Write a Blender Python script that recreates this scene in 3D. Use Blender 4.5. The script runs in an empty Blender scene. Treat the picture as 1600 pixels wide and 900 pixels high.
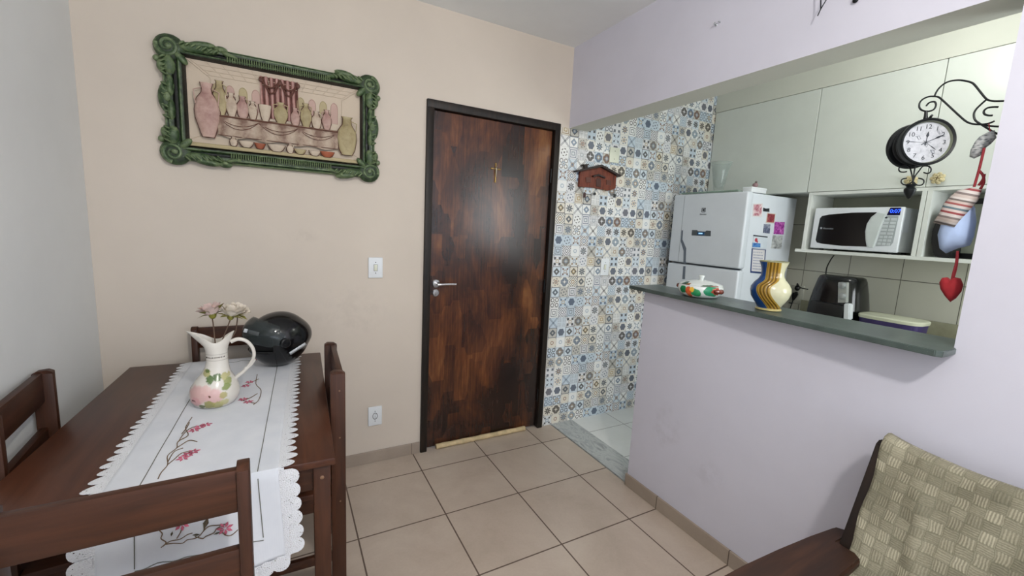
import bpy, bmesh, math, random
from mathutils import Vector, Matrix
random.seed(7)
PI=math.pi
S=bpy.context.scene
COL=S.collection
R=math.radians
# ------------------------------------------------------------------ camera (solved from the room)
CD,CH,YAW,PIT,ROL,FPX=2.4715,1.4444,.4986,-.1421,.0501,662.23
_cy,_sy,_cp,_sp=math.cos(YAW),math.sin(YAW),math.cos(PIT),math.sin(PIT)
CF=Vector((_sy*_cp,_cy*_cp,_sp)); _R=Vector((_cy,-_sy,0)); _U=_R.cross(CF)
CR=_R*math.cos(ROL)+_U*math.sin(ROL); CU=-_R*math.sin(ROL)+_U*math.cos(ROL)
CP=Vector((0,-CD,CH))
def at(u,v,ax,val):
    "the point of the plane ax=val that the photo shows at pixel u,v"
    i='xyz'.index(ax); d=CF+CR*((u-800)/FPX)-CU*((v-450)/FPX)
    return CP+d*((val-CP[i])/d[i])
cam=bpy.data.cameras.new('camera'); co=bpy.data.objects.new('camera',cam); COL.objects.link(co)
cam.sensor_width=36; cam.lens=FPX/1600*36; cam.clip_start=.02
co.matrix_world=Matrix(((CR.x,CU.x,-CF.x,CP.x),(CR.y,CU.y,-CF.y,CP.y),(CR.z,CU.z,-CF.z,CP.z),(0,0,0,1)))
S.camera=co
# ------------------------------------------------------------------ materials
def hexc(s):
    s=s.lstrip('#'); return tuple(((int(s[i:i+2],16)/255+.055)/1.055)**2.4 if int(s[i:i+2],16)>10 else int(s[i:i+2],16)/255/12.92 for i in (0,2,4))+(1,)
class N:
    "node-tree builder with arithmetic on sockets"
    def __init__(s,name):
        s.m=bpy.data.materials.new(name); s.m.use_nodes=True; s.t=s.m.node_tree; s.t.nodes.clear()
        s.out=s.t.nodes.new('ShaderNodeOutputMaterial'); s.b=s.t.nodes.new('ShaderNodeBsdfPrincipled')
        s.t.links.new(s.b.outputs[0],s.out.inputs[0])
    def node(s,ty,**k):
        n=s.t.nodes.new(ty)
        for a,b in k.items(): setattr(n,a,b)
        return n
    def put(s,sock,v):
        if isinstance(v,V): v=v.s
        if isinstance(v,bpy.types.NodeSocket): s.t.links.new(v,sock)
        else: sock.default_value=v
    def coord(s,kind='Object'):
        return s.node('ShaderNodeTexCoord').outputs[kind]
    def xyz(s,vec):
        n=s.node('ShaderNodeSeparateXYZ'); s.put(n.inputs[0],vec); return [V(s,o) for o in n.outputs]
    def comb(s,x,y,z=0.):
        n=s.node('ShaderNodeCombineXYZ')
        for i,v in enumerate((x,y,z)): s.put(n.inputs[i],v)
        return n.outputs[0]
    def map(s,vec,scale=(1,1,1),loc=(0,0,0),rot=(0,0,0)):
        n=s.node('ShaderNodeMapping'); s.put(n.inputs[0],vec); n.inputs['Scale'].default_value=scale; n.inputs['Location'].default_value=loc; n.inputs['Rotation'].default_value=rot
        return n.outputs[0]
    def noise(s,vec,scale=5,detail=3,rough=.5,dist=0,out=0):
        n=s.node('ShaderNodeTexNoise'); s.put(n.inputs['Vector'],vec); n.inputs['Scale'].default_value=scale; n.inputs['Detail'].default_value=detail
        n.inputs['Roughness'].default_value=rough; n.inputs['Distortion'].default_value=dist; return V(s,n.outputs[out])
    def ramp(s,f,stops,interp='LINEAR'):
        n=s.node('ShaderNodeValToRGB'); s.put(n.inputs[0],f); r=n.color_ramp; r.interpolation=interp
        while len(r.elements)<len(stops): r.elements.new(.5)
        for e,(p,c) in zip(r.elements,stops): e.position=p; e.color=hexc(c) if isinstance(c,str) else c
        return n.outputs[0]
    def mix(s,f,a,b,mode='MIX'):
        n=s.node('ShaderNodeMix'); n.data_type='RGBA'; n.blend_type=mode
        s.put(n.inputs[0],f); s.put(n.inputs[6],hexc(a) if isinstance(a,str) else a); s.put(n.inputs[7],hexc(b) if isinstance(b,str) else b)
        return n.outputs[2]
    def bump(s,h,strength=.2,dist=.002):
        n=s.node('ShaderNodeBump'); s.put(n.inputs['Height'],h); n.inputs['Strength'].default_value=strength; n.inputs['Distance'].default_value=dist
        s.t.links.new(n.outputs[0],s.b.inputs['Normal'])
    def done(s,color,rough=.5,metal=0,**k):
        s.put(s.b.inputs['Base Color'],hexc(color) if isinstance(color,str) else color)
        s.put(s.b.inputs['Roughness'],rough); s.put(s.b.inputs['Metallic'],float(metal))
        for a,b in k.items(): s.put(s.b.inputs[a.replace('_',' ')],b)
        return s.m
class V:
    def __init__(s,n,sock): s.n=n; s.s=sock
    def op(s,o,*a):
        n=s.n.node('ShaderNodeMath'); n.operation=o
        s.n.put(n.inputs[0],s.s)
        for i,x in enumerate(a): s.n.put(n.inputs[i+1],float(x) if isinstance(x,(int,float)) else x)
        return V(s.n,n.outputs[0])
    def __add__(s,o): return s.op('ADD',o)
    __radd__=__add__
    def __sub__(s,o): return s.op('SUBTRACT',o)
    def __rsub__(s,o): return (s*-1)+o
    def __mul__(s,o): return s.op('MULTIPLY',o)
    __rmul__=__mul__
    def __truediv__(s,o): return s.op('DIVIDE',o)
    def __lt__(s,o): return s.op('LESS_THAN',o)
    def __gt__(s,o): return s.op('GREATER_THAN',o)
    def abs(s): return s.op('ABSOLUTE')
    def floor(s): return s.op('FLOOR')
    def fract(s): return s.op('FRACT')
    def sin(s): return s.op('SINE')
    def cos(s): return s.op('COSINE')
    def sqrt(s): return s.op('SQRT')
    def max(s,o): return s.op('MAXIMUM',o)
    def min(s,o): return s.op('MINIMUM',o)
    def mod(s,o): return s.op('FLOORED_MODULO',o)
    def smooth(s,a,b):
        n=s.n.node('ShaderNodeMapRange'); n.interpolation_type='SMOOTHSTEP'; s.n.put(n.inputs[0],s.s); n.inputs[1].default_value=a; n.inputs[2].default_value=b
        return V(s.n,n.outputs[0])
_pl={}
def plain(name,color,rough=.5,metal=0,var=.06,sc=8,bump=0,bsc=60,**k):
    "a single-colour surface with slight procedural variation"
    key=name
    if key in _pl: return _pl[key]
    n=N(name); c=n.coord(); f=n.noise(c,sc,4)
    base=hexc(color); lo=tuple(x*(1-var*2) for x in base[:3])+(1,); hi=tuple(min(1,x*(1+var)) for x in base[:3])+(1,)
    col=n.ramp(f,[(.3,lo),(.7,hi)])
    if bump: n.bump(n.noise(c,bsc,3),bump,.002)
    _pl[key]=n.done(col,rough,metal,**k); return _pl[key]
def emit(name,color,st):
    n=N(name); e=n.node('ShaderNodeEmission'); e.inputs[0].default_value=hexc(color); e.inputs[1].default_value=st
    n.t.links.new(e.outputs[0],n.out.inputs[0]); return n.m
def paint(name,color,smudge=None,low=None):
    n=N(name); c=n.coord(); f=n.noise(c,1.3,5,.6); g=n.noise(c,160,2)
    b=hexc(color); lo=tuple(x*.93 for x in b[:3])+(1,); hi=tuple(min(1,x*1.03) for x in b[:3])+(1,)
    col=n.ramp(f,[(.3,lo),(.7,hi)])
    for (px,py,pz,rx,rz,am) in (smudge or []):
        x,y,z=n.xyz(c)
        d=(((x-px)/rx)*((x-px)/rx)+((y-py)/rx)*((y-py)/rx)+((z-pz)/rz)*((z-pz)/rz)).sqrt()
        k=(1-d.smooth(.2,1.))*n.noise(c,14,4,.7).smooth(.4,.65)*am
        col=n.mix(k,col,'#5b5048')
    n.bump(g,.12,.001)
    return n.done(col,.75)
def tilefloor(name,s,ox,oy,cols,grout,gw,rough,sx=None):
    n=N(name); c=n.coord(); x,y,z=n.xyz(c)
    sy=s; sx=sx or s
    u=(x-ox)/sx; v=(y-oy)/sy
    a=(u.fract()-.5).abs(); b=(v.fract()-.5).abs()
    m=((a*sx).max(0)>(.5*sx-gw/2)).max((b*sy)>(.5*sy-gw/2))
    w=n.node('ShaderNodeTexWhiteNoise'); w.noise_dimensions='2D'; n.put(w.inputs[0],n.comb(u.floor(),v.floor()))
    f=n.noise(c,3.5,6,.65,.4); fine=n.noise(c,90,3)
    t=f*.75+V(n,w.outputs[0])*.12+fine*.13
    col=n.ramp(t,cols)
    col=n.mix(m,col,grout)
    n.bump((1-m)+fine*.04,.35,.002)
    r=m*.4+rough
    return n.done(col,r)
M={}
M['back']=paint('back_wall_beige_paint','#cfc4b7',[(.33,0,.93,.3,.22,.08),(.1,0,1.35,.1,.05,.1)])
M['left']=paint('left_wall_grey_paint','#dcdedd')
M['right']=paint('partition_lavender_white_paint','#cdccd8',[(1.72,-1.05,.45,.14,.18,.10),(1.72,-1.3,.35,.12,.1,.09)])
M['kitchen_wall']=paint('kitchen_wall_cream_paint','#d5d6cb')
M['ceil']=paint('ceiling_grey_white_paint','#eef0f0')
M['floor']=tilefloor('beige_ceramic_floor_tiles',.4181,.6897,-.2087,[(.25,'#a8998a'),(.5,'#b9aa9b'),(.75,'#c6b9aa')],'#5d4d42',.0068,.28)
M['kfloor']=tilefloor('white_kitchen_floor_tiles',.365,2.262,-.213,[(.2,'#cfd2d0'),(.8,'#e0e3e1')],'#7b7d7a',.005,.2,.35)
M['base']=tilefloor('beige_baseboard_tiles',.4181,.68,-.795,[(.25,'#8d8075'),(.75,'#a59789')],'#6a5c50',.004,.4)
def marble():
    n=N('grey_veined_marble'); c=n.coord(); f=n.noise(n.map(c,(3,1.3,3)),4,8,.65,1.6)
    return n.done(n.ramp(f,[(.35,'#8f9494'),(.5,'#b5b9b8'),(.62,'#9ea3a3'),(.75,'#c9cccb')]),.25)
M['marble']=marble()
def slate():
    n=N('dark_green_granite'); c=n.coord(); f=n.noise(c,6,8,.6,.8); g=n.noise(c,140,4,.7)
    col=n.ramp(f,[(.3,'#3b4542'),(.55,'#4a5652'),(.75,'#606d68')]); col=n.mix((g>.66)*.35,col,'#8b9691')
    return n.done(col,.3)
M['slate']=slate()
def patchwork():
    n=N('patchwork_patterned_tiles'); c=n.coord(); x,y,z=n.xyz(c); s=.0742
    u=(x-1.66)/s; v=z/s; cu=u.floor(); cv=v.floor(); fx=u.fract()-.5; fy=v.fract()-.5
    rowshift=(cv/6).floor()*2
    seed=n.comb((cu+rowshift).mod(7),cv.mod(6)+((cu+rowshift)/7).floor().mod(2)*11)
    w=n.node('ShaderNodeTexWhiteNoise'); w.noise_dimensions='2D'; n.put(w.inputs[0],seed)
    r1=V(n,w.outputs[0]); sep=n.node('ShaderNodeSeparateColor'); n.put(sep.inputs[0],w.outputs[1])
    r2=V(n,sep.outputs[1]); r3=V(n,sep.outputs[2])
    a=fx.abs(); b=fy.abs(); mx=a.max(b); mn=a.min(b); r=(fx*fx+fy*fy).sqrt(); th=fy.op('ARCTAN2',fx)
    def band(val,lo,hi): return (val>lo)*(val<hi)
    pats=[]
    pats.append((mn>.15)*(mx<.40))                                   # white cross, dark squares
    pats.append(band(r,0.05,99)*(r<((th*4).cos().abs()*.26+.13)))        # eight petals
    pats.append((((a+b)*4.2).fract()>.62))                             # nested diamonds
    pats.append(band((a-b).abs(),.035,.10)+ (r<.09))                    # saltire
    pats.append(band(r,.27,.36)*((th*6).sin()>-.25)+(r<.08))             # bead ring
    pats.append((r<((th*6).cos()*.03+.36)))                            # scalloped disc
    pats.append(((mx*5.5).fract()>.66))                                # nested squares
    q=((a-.25)*(a-.25)+(b-.25)*(b-.25)).sqrt()
    pats.append(band(q,.13,.21)+(r<.07))                               # quatrefoil rings
    pats.append((((a+.02)*(b+.02)*34).sin()>.25)*(mx<.44))                # lattice
    pats.append(((fx+fy).abs()*7).fract()*0+(((a*9).fract()>.6)*((b*9).fract()>.45))) # dots
    pats.append(((a+b)<.36)*((a+b)>.12)+(mx>.44))                        # diamond tile
    pats.append(band(q,.0,.10)+band((a-b).abs(),0,.03)*(r>.12))          # blossoms
    pats.append((r<-1)+0)                                            # plain
    K=len(pats); idx=(r1*K).floor(); mask=None
    for i,p in enumerate(pats):
        sel=(idx-i).abs()<.5
        t=sel*p.min(1.); mask=t if mask is None else mask+t
    disc=(idx-5).abs()<.5
    fg=n.ramp(r2,[(0,'#332a26'),(.18,'#434b57'),(.30,'#5f6d7f'),(.44,'#67605a'),(.54,'#232226'),(.68,'#6b4a3a'),(.76,'#4f5e75'),(.85,'#8b7350'),(.93,'#7f8c97')],'CONSTANT')
    fg=n.mix(disc*.8,fg,'#3c4a63')
    bg=n.ramp(r3,[(0,'#e4e4e2'),(.22,'#ccd5dc'),(.40,'#dfdcd4'),(.55,'#d8d8da'),(.68,'#c0ccd6'),(.78,'#d9d3c6'),(.88,'#bdbab3'),(.95,'#d4d6d6')],'CONSTANT')
    acc=n.ramp(r3,[(0,'#8fa2b4'),(.3,'#a58663'),(.5,'#9aa3a8'),(.65,'#b39a6c'),(.8,'#8a5b42'),(.9,'#7f93a8')],'CONSTANT')
    col=n.mix(mask*.88,bg,fg)
    inner=(r<.2)*(r>.11)*((idx-5).abs()>.5)*(r2>.35)
    col=n.mix(inner*.75,col,acc)
    corner=((a-.5)*(a-.5)+(b-.5)*(b-.5)).sqrt()
    col=n.mix(band(corner,.10,.15)*(r3>.45)*.7,col,fg)
    edge=(mx>.487)
    col=n.mix(edge*.6,col,'#a5a7a7')
    n.bump((1-edge),.15,.001)
    return n.done(col,.3)
M['patch']=patchwork()
def wood(name,c1,c2,c3,rough=.35,axis='z',sc=1.0):
    n=N(name); c=n.coord(); k={'z':(14,14,1.2),'x':(1.2,14,14),'y':(14,1.2,14)}[axis]
    f=n.noise(n.map(c,tuple(q*sc for q in k)),3,6,.6,.6)
    n.bump(f,.08,.001)
    return n.done(n.ramp(f,[(.3,c1),(.5,c2),(.72,c3)]),rough,0,Specular_IOR_Level=.35)
M['table']=wood('dark_mahogany_tabletop','#3a1e13','#472718','#523020',.33,'y',.8)
M['chairwood']=wood('dark_mahogany_wood','#2e170c','#3b1f10','#482817',.45,'z')
M['railwood']=wood('dark_mahogany_rail','#2e170c','#3b1f10','#482817',.45,'x')
M['armwood']=wood('aged_dark_wood','#1e110a','#301c11','#43291a',.5,'x',.7)
M['armpost']=wood('aged_dark_post_wood','#120a06','#1d110a','#281810',.5,'z',.7)
def doormat():
    n=N('stained_patchy_dark_door_wood'); c=n.coord()
    x,y,z=n.xyz(c)
    grain=n.noise(n.map(c,(30,30,1.6)),3,5,.6,.4)
    w=n.noise(n.map(c,(1.,1.,.35)),5.,4,.55,.3,1)
    vv=n.node('ShaderNodeTexVoronoi'); vv.feature='F1'; vv.distance='CHEBYCHEV'; n.put(vv.inputs['Vector'],n.map(c,(1,1,.42))); vv.inputs['Scale'].default_value=8.5
    cell=n.node('ShaderNodeSeparateColor'); n.put(cell.inputs[0],vv.outputs['Color'])
    big=n.noise(n.map(c,(1.6,1.6,.75),(.3,0,.2)),2.1,5,.62,.5)
    # less dark stain in two vertical streaks where the varnish is worn
    st=1-((x-1.05).abs()*4).min(1.)
    st2=1-((x-1.52).abs()*9).min(1.)
    t=big*.66+V(n,cell.outputs[0])*.15+grain*.27+w*0+st*.05+st2*.10+(1-(z-.95).abs()*1.6).max(0)*.02
    col=n.ramp(t,[(.40,'#150c09'),(.50,'#26150f'),(.59,'#3d2114'),(.67,'#5a321b'),(.78,'#7a4e2b')])
    n.bump(grain,.15,.001)
    return n.done(col,.27)
M['door']=doormat()
M['frame']=wood('black_brown_door_frame_wood','#0d0a08','#1a130e','#2a1e15',.5,'z')
M['chrome']=plain('brushed_chrome','#c8c8c8',.22,1,.03)
M['brass']=plain('old_brass','#a88a54',.35,1,.1)
M['plastic_white']=plain('white_plastic','#dfe3e6',.35,0,.02)
M['plastic_ivory']=plain('ivory_plastic','#d8dac8',.4,0,.02)
M['hole']=plain('dark_recess','#33363a',.6)
M['white_lacquer']=plain('white_cabinet_lacquer','#d9ddd6',.32,0,.015)
M['cab_edge']=plain('white_melamine','#dfe2dc',.45,0,.02)
M['gap']=plain('shadow_gap_strip','#5b5f58',.7)
M['fridge']=plain('white_fridge_enamel','#cfd5dc',.25,0,.015)
M['grey_handle']=plain('grey_handle_plastic','#5d6672',.35,0,.05)
M['black_gloss']=plain('black_glossy_plastic','#07080b',.16,0,.02)
M['black_satin']=plain('black_satin_plastic','#111214',.32,0,.05)
M['black_iron']=plain('black_wrought_iron','#14181a',.42,.4,.1)
M['micro_white']=plain('white_microwave_plastic','#e2e6ea',.3,0,.015)
M['micro_grey']=plain('grey_keypad','#a7aeb0',.4,0,.03)
M['ink']=plain('dark_print','#2b3038',.6)
M['silver']=plain('silver_trim','#a9adae',.3,.6,.03)
def cloth():
    n=N('white_linen'); c=n.coord(); x,y,z=n.xyz(c)
    h=(x*2600).sin()*.5+(y*2600).sin()*.5; f=n.noise(c,9,4)
    n.bump(h*.4+f*1.2,.15,.001)
    return n.done(n.ramp(f,[(.3,'#cdd1d8'),(.7,'#dadde2')]),.9)
M['linen']=cloth()
def lace():
    n=N('white_crochet_lace'); c=n.coord()
    v=n.node('ShaderNodeTexVoronoi'); v.feature='DISTANCE_TO_EDGE'; n.put(v.inputs['Vector'],c); v.inputs['Scale'].default_value=210
    d=V(n,v.outputs[0]); n.bump(d.smooth(0,.3),.6,.002)
    big=n.noise(c,75,1)
    n.put(n.b.inputs['Alpha'],1-((d>.34)*(big>.48)))
    return n.done('#e0e2e6',.9)
M['lace']=lace()
M['thread_brown']=plain('olive_brown_thread','#6b5640',.8)
M['thread_grey']=plain('grey_green_thread','#65665e',.8)
M['thread_pink']=plain('rose_pink_thread','#c4647c',.8,0,.3,60)
M['thread_leaf']=plain('dark_leaf_thread','#4b4535',.8)
def weave():
    n=N('sage_basket_weave_fabric'); t=n.coord('UV'); u,v,w=n.xyz(t)
    nzz=n.noise(n.coord(),26,2); nz2=n.noise(n.coord(),31,2); u=u+nzz*.35+nz2*0; v=v+nz2*.35
    cu=u.floor(); cv=v.floor(); par=(cu+cv).mod(2)
    fu=u.fract(); fv=v.fract()
    thr=fu*par+fv*(1-par)
    along=fv*par+fu*(1-par)
    lines=((thr*5*2*PI).cos()*.5+.5)
    dome=1-((along-.5).abs()*2)*((along-.5).abs()*2)
    edge=((fu-.5).abs().max((fv-.5).abs())>.46)
    c=n.coord(); f=n.noise(c,5,4); g=n.noise(c,260,2)
    wn=n.node('ShaderNodeTexWhiteNoise'); wn.noise_dimensions='2D'; n.put(wn.inputs[0],n.comb(cu,cv))
    t2=f*.62+lines*(.07+par*.18*V(n,wn.outputs[0]))+V(n,wn.outputs[0])*.14+g*.22
    col=n.ramp(t2,[(.27,'#5b5847'),(.5,'#7b7663'),(.78,'#a9a38d')])
    col=n.mix(edge*.5,col,'#5f5d4a')
    n.bump(dome*.5+lines*.35-edge*.6,.55,.003)
    return n.done(col,.85)
M['weave']=weave()
def frame_green():
    n=N('antiqued_shaded_green_frame'); c=n.coord(); f=n.noise(c,35,5,.7,.4)
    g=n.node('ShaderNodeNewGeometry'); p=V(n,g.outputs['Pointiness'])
    t=f*.85+(p-.5)*4.5+.08  # patina by noise; pointiness paints shade into hollows and highlights onto ridges
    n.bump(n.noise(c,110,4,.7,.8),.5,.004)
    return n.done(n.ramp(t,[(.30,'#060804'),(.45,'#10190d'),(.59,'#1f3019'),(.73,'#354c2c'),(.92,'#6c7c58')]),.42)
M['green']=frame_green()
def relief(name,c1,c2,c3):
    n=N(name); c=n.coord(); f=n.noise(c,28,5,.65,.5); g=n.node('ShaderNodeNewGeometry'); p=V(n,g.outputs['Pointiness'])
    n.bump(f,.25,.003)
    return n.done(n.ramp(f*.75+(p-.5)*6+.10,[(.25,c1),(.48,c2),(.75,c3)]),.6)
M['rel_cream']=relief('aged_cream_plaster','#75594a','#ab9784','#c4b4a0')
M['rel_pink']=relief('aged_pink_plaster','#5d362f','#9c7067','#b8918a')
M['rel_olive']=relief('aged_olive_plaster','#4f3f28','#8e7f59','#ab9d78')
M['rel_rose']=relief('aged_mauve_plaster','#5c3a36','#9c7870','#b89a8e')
M['rel_brown']=plain('antique_brown_line','#5b3428',.6,0,.1)
M['rel_orange']=plain('antique_orange','#9c5436',.6,0,.1)
# ------------------------------------------------------------------ mesh helpers
def newbm(): return bmesh.new()
def add_box(bm,a,b,bev=0,seg=2,mat=None):
    t=bmesh.new(); bmesh.ops.create_cube(t,size=1)
    a=Vector(a);b=Vector(b); c=(a+b)/2; d=b-a
    for v in t.verts: v.co=Vector((v.co.x*d.x,v.co.y*d.y,v.co.z*d.z))+c
    if bev: bmesh.ops.bevel(t,geom=list(t.edges),offset=bev,segments=seg,affect='EDGES',profile=.5)
    if mat is not None: bmesh.ops.transform(t,matrix=mat,verts=t.verts)
    merge(bm,t)
def merge(bm,t,mat=None):
    if mat is not None: bmesh.ops.transform(t,matrix=mat,verts=t.verts)
    me=bpy.data.meshes.new('tmp'); t.to_mesh(me); t.free(); bm.from_mesh(me); bpy.data.meshes.remove(me)
def add_lathe(bm,prof,c=(0,0,0),seg=32,mat=None,close=False):
    "prof: list of (radius, height) around +Z"
    t=bmesh.new(); rings=[]
    for r,h in prof:
        if r<1e-5: rings.append([t.verts.new((0,0,h))])
        else: rings.append([t.verts.new((r*math.cos(2*PI*i/seg),r*math.sin(2*PI*i/seg),h)) for i in range(seg)])
    for p,q in zip(rings,rings[1:]):
        for i in range(seg):
            j=(i+1)%seg
            if len(p)==1 and len(q)==1: continue
            if len(p)==1: t.faces.new((p[0],q[j],q[i]))
            elif len(q)==1: t.faces.new((p[i],p[j],q[0]))
            else: t.faces.new((p[i],p[j],q[j],q[i]))
    bmesh.ops.recalc_face_normals(t,faces=t.faces)
    m=Matrix.Translation(c)@(mat or Matrix())
    merge(bm,t,m)
def add_tube(bm,pts,r,seg=8,caps=True):
    pts=[Vector(p) for p in pts]; n=len(pts)
    rr=r if isinstance(r,(list,tuple)) else [r]*n
    rings=[]; prev=None
    for i,p in enumerate(pts):
        d=(pts[min(i+1,n-1)]-pts[max(i-1,0)]).normalized()
        if prev is None:
            up=Vector((0,0,1)) if abs(d.z)<.9 else Vector((1,0,0)); a=d.cross(up).normalized()
        else:
            a=(prev-d*prev.dot(d)); a=a.normalized() if a.length>1e-6 else d.orthogonal().normalized()
        prev=a; b=d.cross(a)
        rings.append([bm.verts.new(p+(a*math.cos(2*PI*k/seg)+b*math.sin(2*PI*k/seg))*rr[i]) for k in range(seg)])
    for p,q in zip(rings,rings[1:]):
        for k in range(seg): bm.faces.new((p[k],p[(k+1)%seg],q[(k+1)%seg],q[k]))
    if caps:
        bm.faces.new(rings[0][::-1]); bm.faces.new(rings[-1])
def smooth_path(pts,n=6):
    pts=[Vector(p) for p in pts]; out=[]
    for i in range(len(pts)-1):
        p0=pts[max(i-1,0)];p1=pts[i];p2=pts[i+1];p3=pts[min(i+2,len(pts)-1)]
        for k in range(n):
            t=k/n
            out.append(.5*((2*p1)+(p2-p0)*t+(2*p0-5*p1+4*p2-p3)*t*t+(3*p1-p0-3*p2+p3)*t**3))
    out.append(pts[-1]); return out
def add_prism(bm,poly,d,bev=0):
    "poly: list of 3D points (planar), extruded by vector d"
    t=bmesh.new(); vs=[t.verts.new(p) for p in poly]; f=t.faces.new(vs)
    r=bmesh.ops.extrude_face_region(t,geom=[f]); nv=[g for g in r['geom'] if isinstance(g,bmesh.types.BMVert)]
    bmesh.ops.translate(t,verts=nv,vec=Vector(d)); bmesh.ops.recalc_face_normals(t,faces=t.faces)
    if bev: bmesh.ops.bevel(t,geom=list(t.edges),offset=bev,segments=2,affect='EDGES')
    merge(bm,t)
def add_sphere(bm,c,s,seg=16,mat=None):
    t=bmesh.new(); bmesh.ops.create_uvsphere(t,u_segments=seg,v_segments=max(6,seg//2),radius=1)
    s=s if isinstance(s,(tuple,list)) else (s,s,s)
    m=Matrix.Translation(c)@(mat or Matrix())@Matrix.Diagonal((*s,1)); merge(bm,t,m)
def obj(name,bm,mat,parent=None,label=None,sharp=35):
    bmesh.ops.remove_doubles(bm,verts=bm.verts,dist=1e-6)
    me=bpy.data.meshes.new(name); bm.to_mesh(me); bm.free()
    for p in me.polygons: p.use_smooth=True
    me.set_sharp_from_angle(angle=R(sharp))
    for m in (mat if isinstance(mat,list) else [mat]): me.materials.append(m)
    o=bpy.data.objects.new(name,me); COL.objects.link(o)
    if parent is not None:
        o.parent=parent; o.matrix_parent_inverse=WM(parent).inverted()
    if label: o['label']=label
    return o
def WM(o):
    m=Matrix.LocRotScale(o.location,o.rotation_euler,o.scale)
    return m if o.parent is None else WM(o.parent)@o.matrix_parent_inverse@m
def thing(name,label,cat,loc=(0,0,0),rz=0,group=None):
    o=bpy.data.objects.new(name,None); COL.objects.link(o); o.location=loc; o.rotation_euler=(0,0,rz); o.empty_display_size=.05
    o['label']=label; o['category']=cat
    if group: o['group']=group
    return o
def tag(o,label,cat,group=None):
    o['label']=label; o['category']=cat
    if group: o['group']=group
    return o
def struct(name,bm,mat,parent=None):
    o=obj(name,bm,mat,parent)
    if parent is None: o['kind']='structure'
    return o
def copy_tree(o,parent=None):
    c=o.copy(); COL.objects.link(c)
    if parent is not None: c.parent=parent; c.matrix_parent_inverse=o.matrix_parent_inverse.copy()
    for ch in [x for x in bpy.data.objects if x.parent==o]: copy_tree(ch,c)
    return c
def text(name,s,size,mat,origin,right,up,parent,ext=.0004,align='CENTER',label=None):
    cu=bpy.data.curves.new('glyphs','FONT'); cu.body=s; cu.size=size; cu.extrude=ext; cu.align_x=align; cu.align_y='CENTER'; cu.resolution_u=3
    t=bpy.data.objects.new('glyphs',cu); COL.objects.link(t)
    dg=bpy.context.evaluated_depsgraph_get(); me=bpy.data.meshes.new_from_object(t.evaluated_get(dg))
    bpy.data.objects.remove(t); bpy.data.curves.remove(cu)
    rt=Vector(right).normalized(); u=Vector(up).normalized(); nn=rt.cross(u)
    me.transform(Matrix(((rt.x,u.x,nn.x,origin[0]),(rt.y,u.y,nn.y,origin[1]),(rt.z,u.z,nn.z,origin[2]),(0,0,0,1))))
    bm=bmesh.new(); bm.from_mesh(me); bpy.data.meshes.remove(me)
    return obj(name,bm,mat,parent,label)
# ------------------------------------------------------------------ room
XL,XR,XR2=-.73,1.7242,1.8788
YE,YJ,YB=-.8148,-2.028,-4.9
ZC,ZS=2.6353,2.1257
XK=3.48; KF=3.18; KY=-3.1
DX0,DX1,DZ=.7352,1.6463,2.14
bm=newbm(); add_box(bm,(XL-.12,YB-.12,-.1),(XR+.005,.12,0)); struct('floor',bm,M['floor'])
bm=newbm(); add_box(bm,(XR2,KY,-.1),(XK+.12,.12,0)); add_box(bm,(1.93,YE,-.1),(XR2+.001,.12,0)); struct('floor_kitchen',bm,M['kfloor'])
bm=newbm(); add_box(bm,(XR+.012,YE-.02,-.1),(1.926,.0,.004),.0015,1); struct('trim_1',bm,M['marble'])
bm=newbm(); add_box(bm,(XL-.12,YB-.12,ZC),(XK+.12,.12,ZC+.1)); struct('ceiling',bm,M['ceil'])
bm=newbm()
add_box(bm,(XL-.12,0,0),(DX0+.03,.12,ZC)); add_box(bm,(DX1-.03,0,0),(DX1+.012,.12,ZC)); add_box(bm,(DX0+.03,0,DZ-.03),(DX1-.03,.12,ZC))
add_box(bm,(DX1+.012,0,ZS),(XR+.0,.12,ZC))
struct('wall_back',bm,M['back'])
bm=newbm(); add_box(bm,(DX1+.012,0,0),(XR,.12,ZS)); add_box(bm,(XR,0,0),(XK+.12,.12,ZC)); struct('wall_kitchen_back',bm,M['patch'])
bm=newbm(); add_box(bm,(XL-.12,YB,0),(XL,0,ZC)); struct('wall_left',bm,M['left'])
bm=newbm()   # partition: low wall under the counter, beam above, full-height column to the right
add_box(bm,(XR,YJ,0),(XR2,YE,1.141)); add_box(bm,(XR,YJ,ZS),(XR2,0,ZC)); add_box(bm,(XR,-3.3,0),(XR2,YJ,ZC)); add_box(bm,(XR,YB,0),(XR2,-4.6,ZC)); add_box(bm,(XR,-4.6,0),(XR2,-3.3,.9)); add_box(bm,(XR,-4.6,2.15),(XR2,-3.3,ZC))
wr=struct('wall_right',bm,[M['right'],M['kitchen_wall']])
for p in wr.data.polygons:
    if (p.normal.z<-.9 and abs(p.center.z-ZS)<.01) or (p.normal.x>.9): p.material_index=1
bm=newbm()
for y in (-4.6,-3.97,-3.34): add_box(bm,(XR+.05,y,.9),(XR+.10,y+.04,2.15),.003)
for z in (.9,2.11): add_box(bm,(XR+.05,-4.6,z),(XR+.10,-3.3,z+.04),.003)
struct('added_side_window',bm,plain('white_window_aluminium','#dddddd',.4))  # unseen window, added to let light onto the left wall
bm=newbm(); add_box(bm,(XK,KY,0),(XK+.12,0,ZC)); struct('wall_kitchen_side',bm,tilefloor('cream_wall_tiles',.2,0,0,[(.2,'#c5c4b6'),(.8,'#cfcec1')],'#6c6a60',.005,.3))
bm=newbm(); add_box(bm,(KF,KY,2.463),(XK,0,ZC)); struct('wall_kitchen_bulkhead',bm,M['kitchen_wall'])
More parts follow.
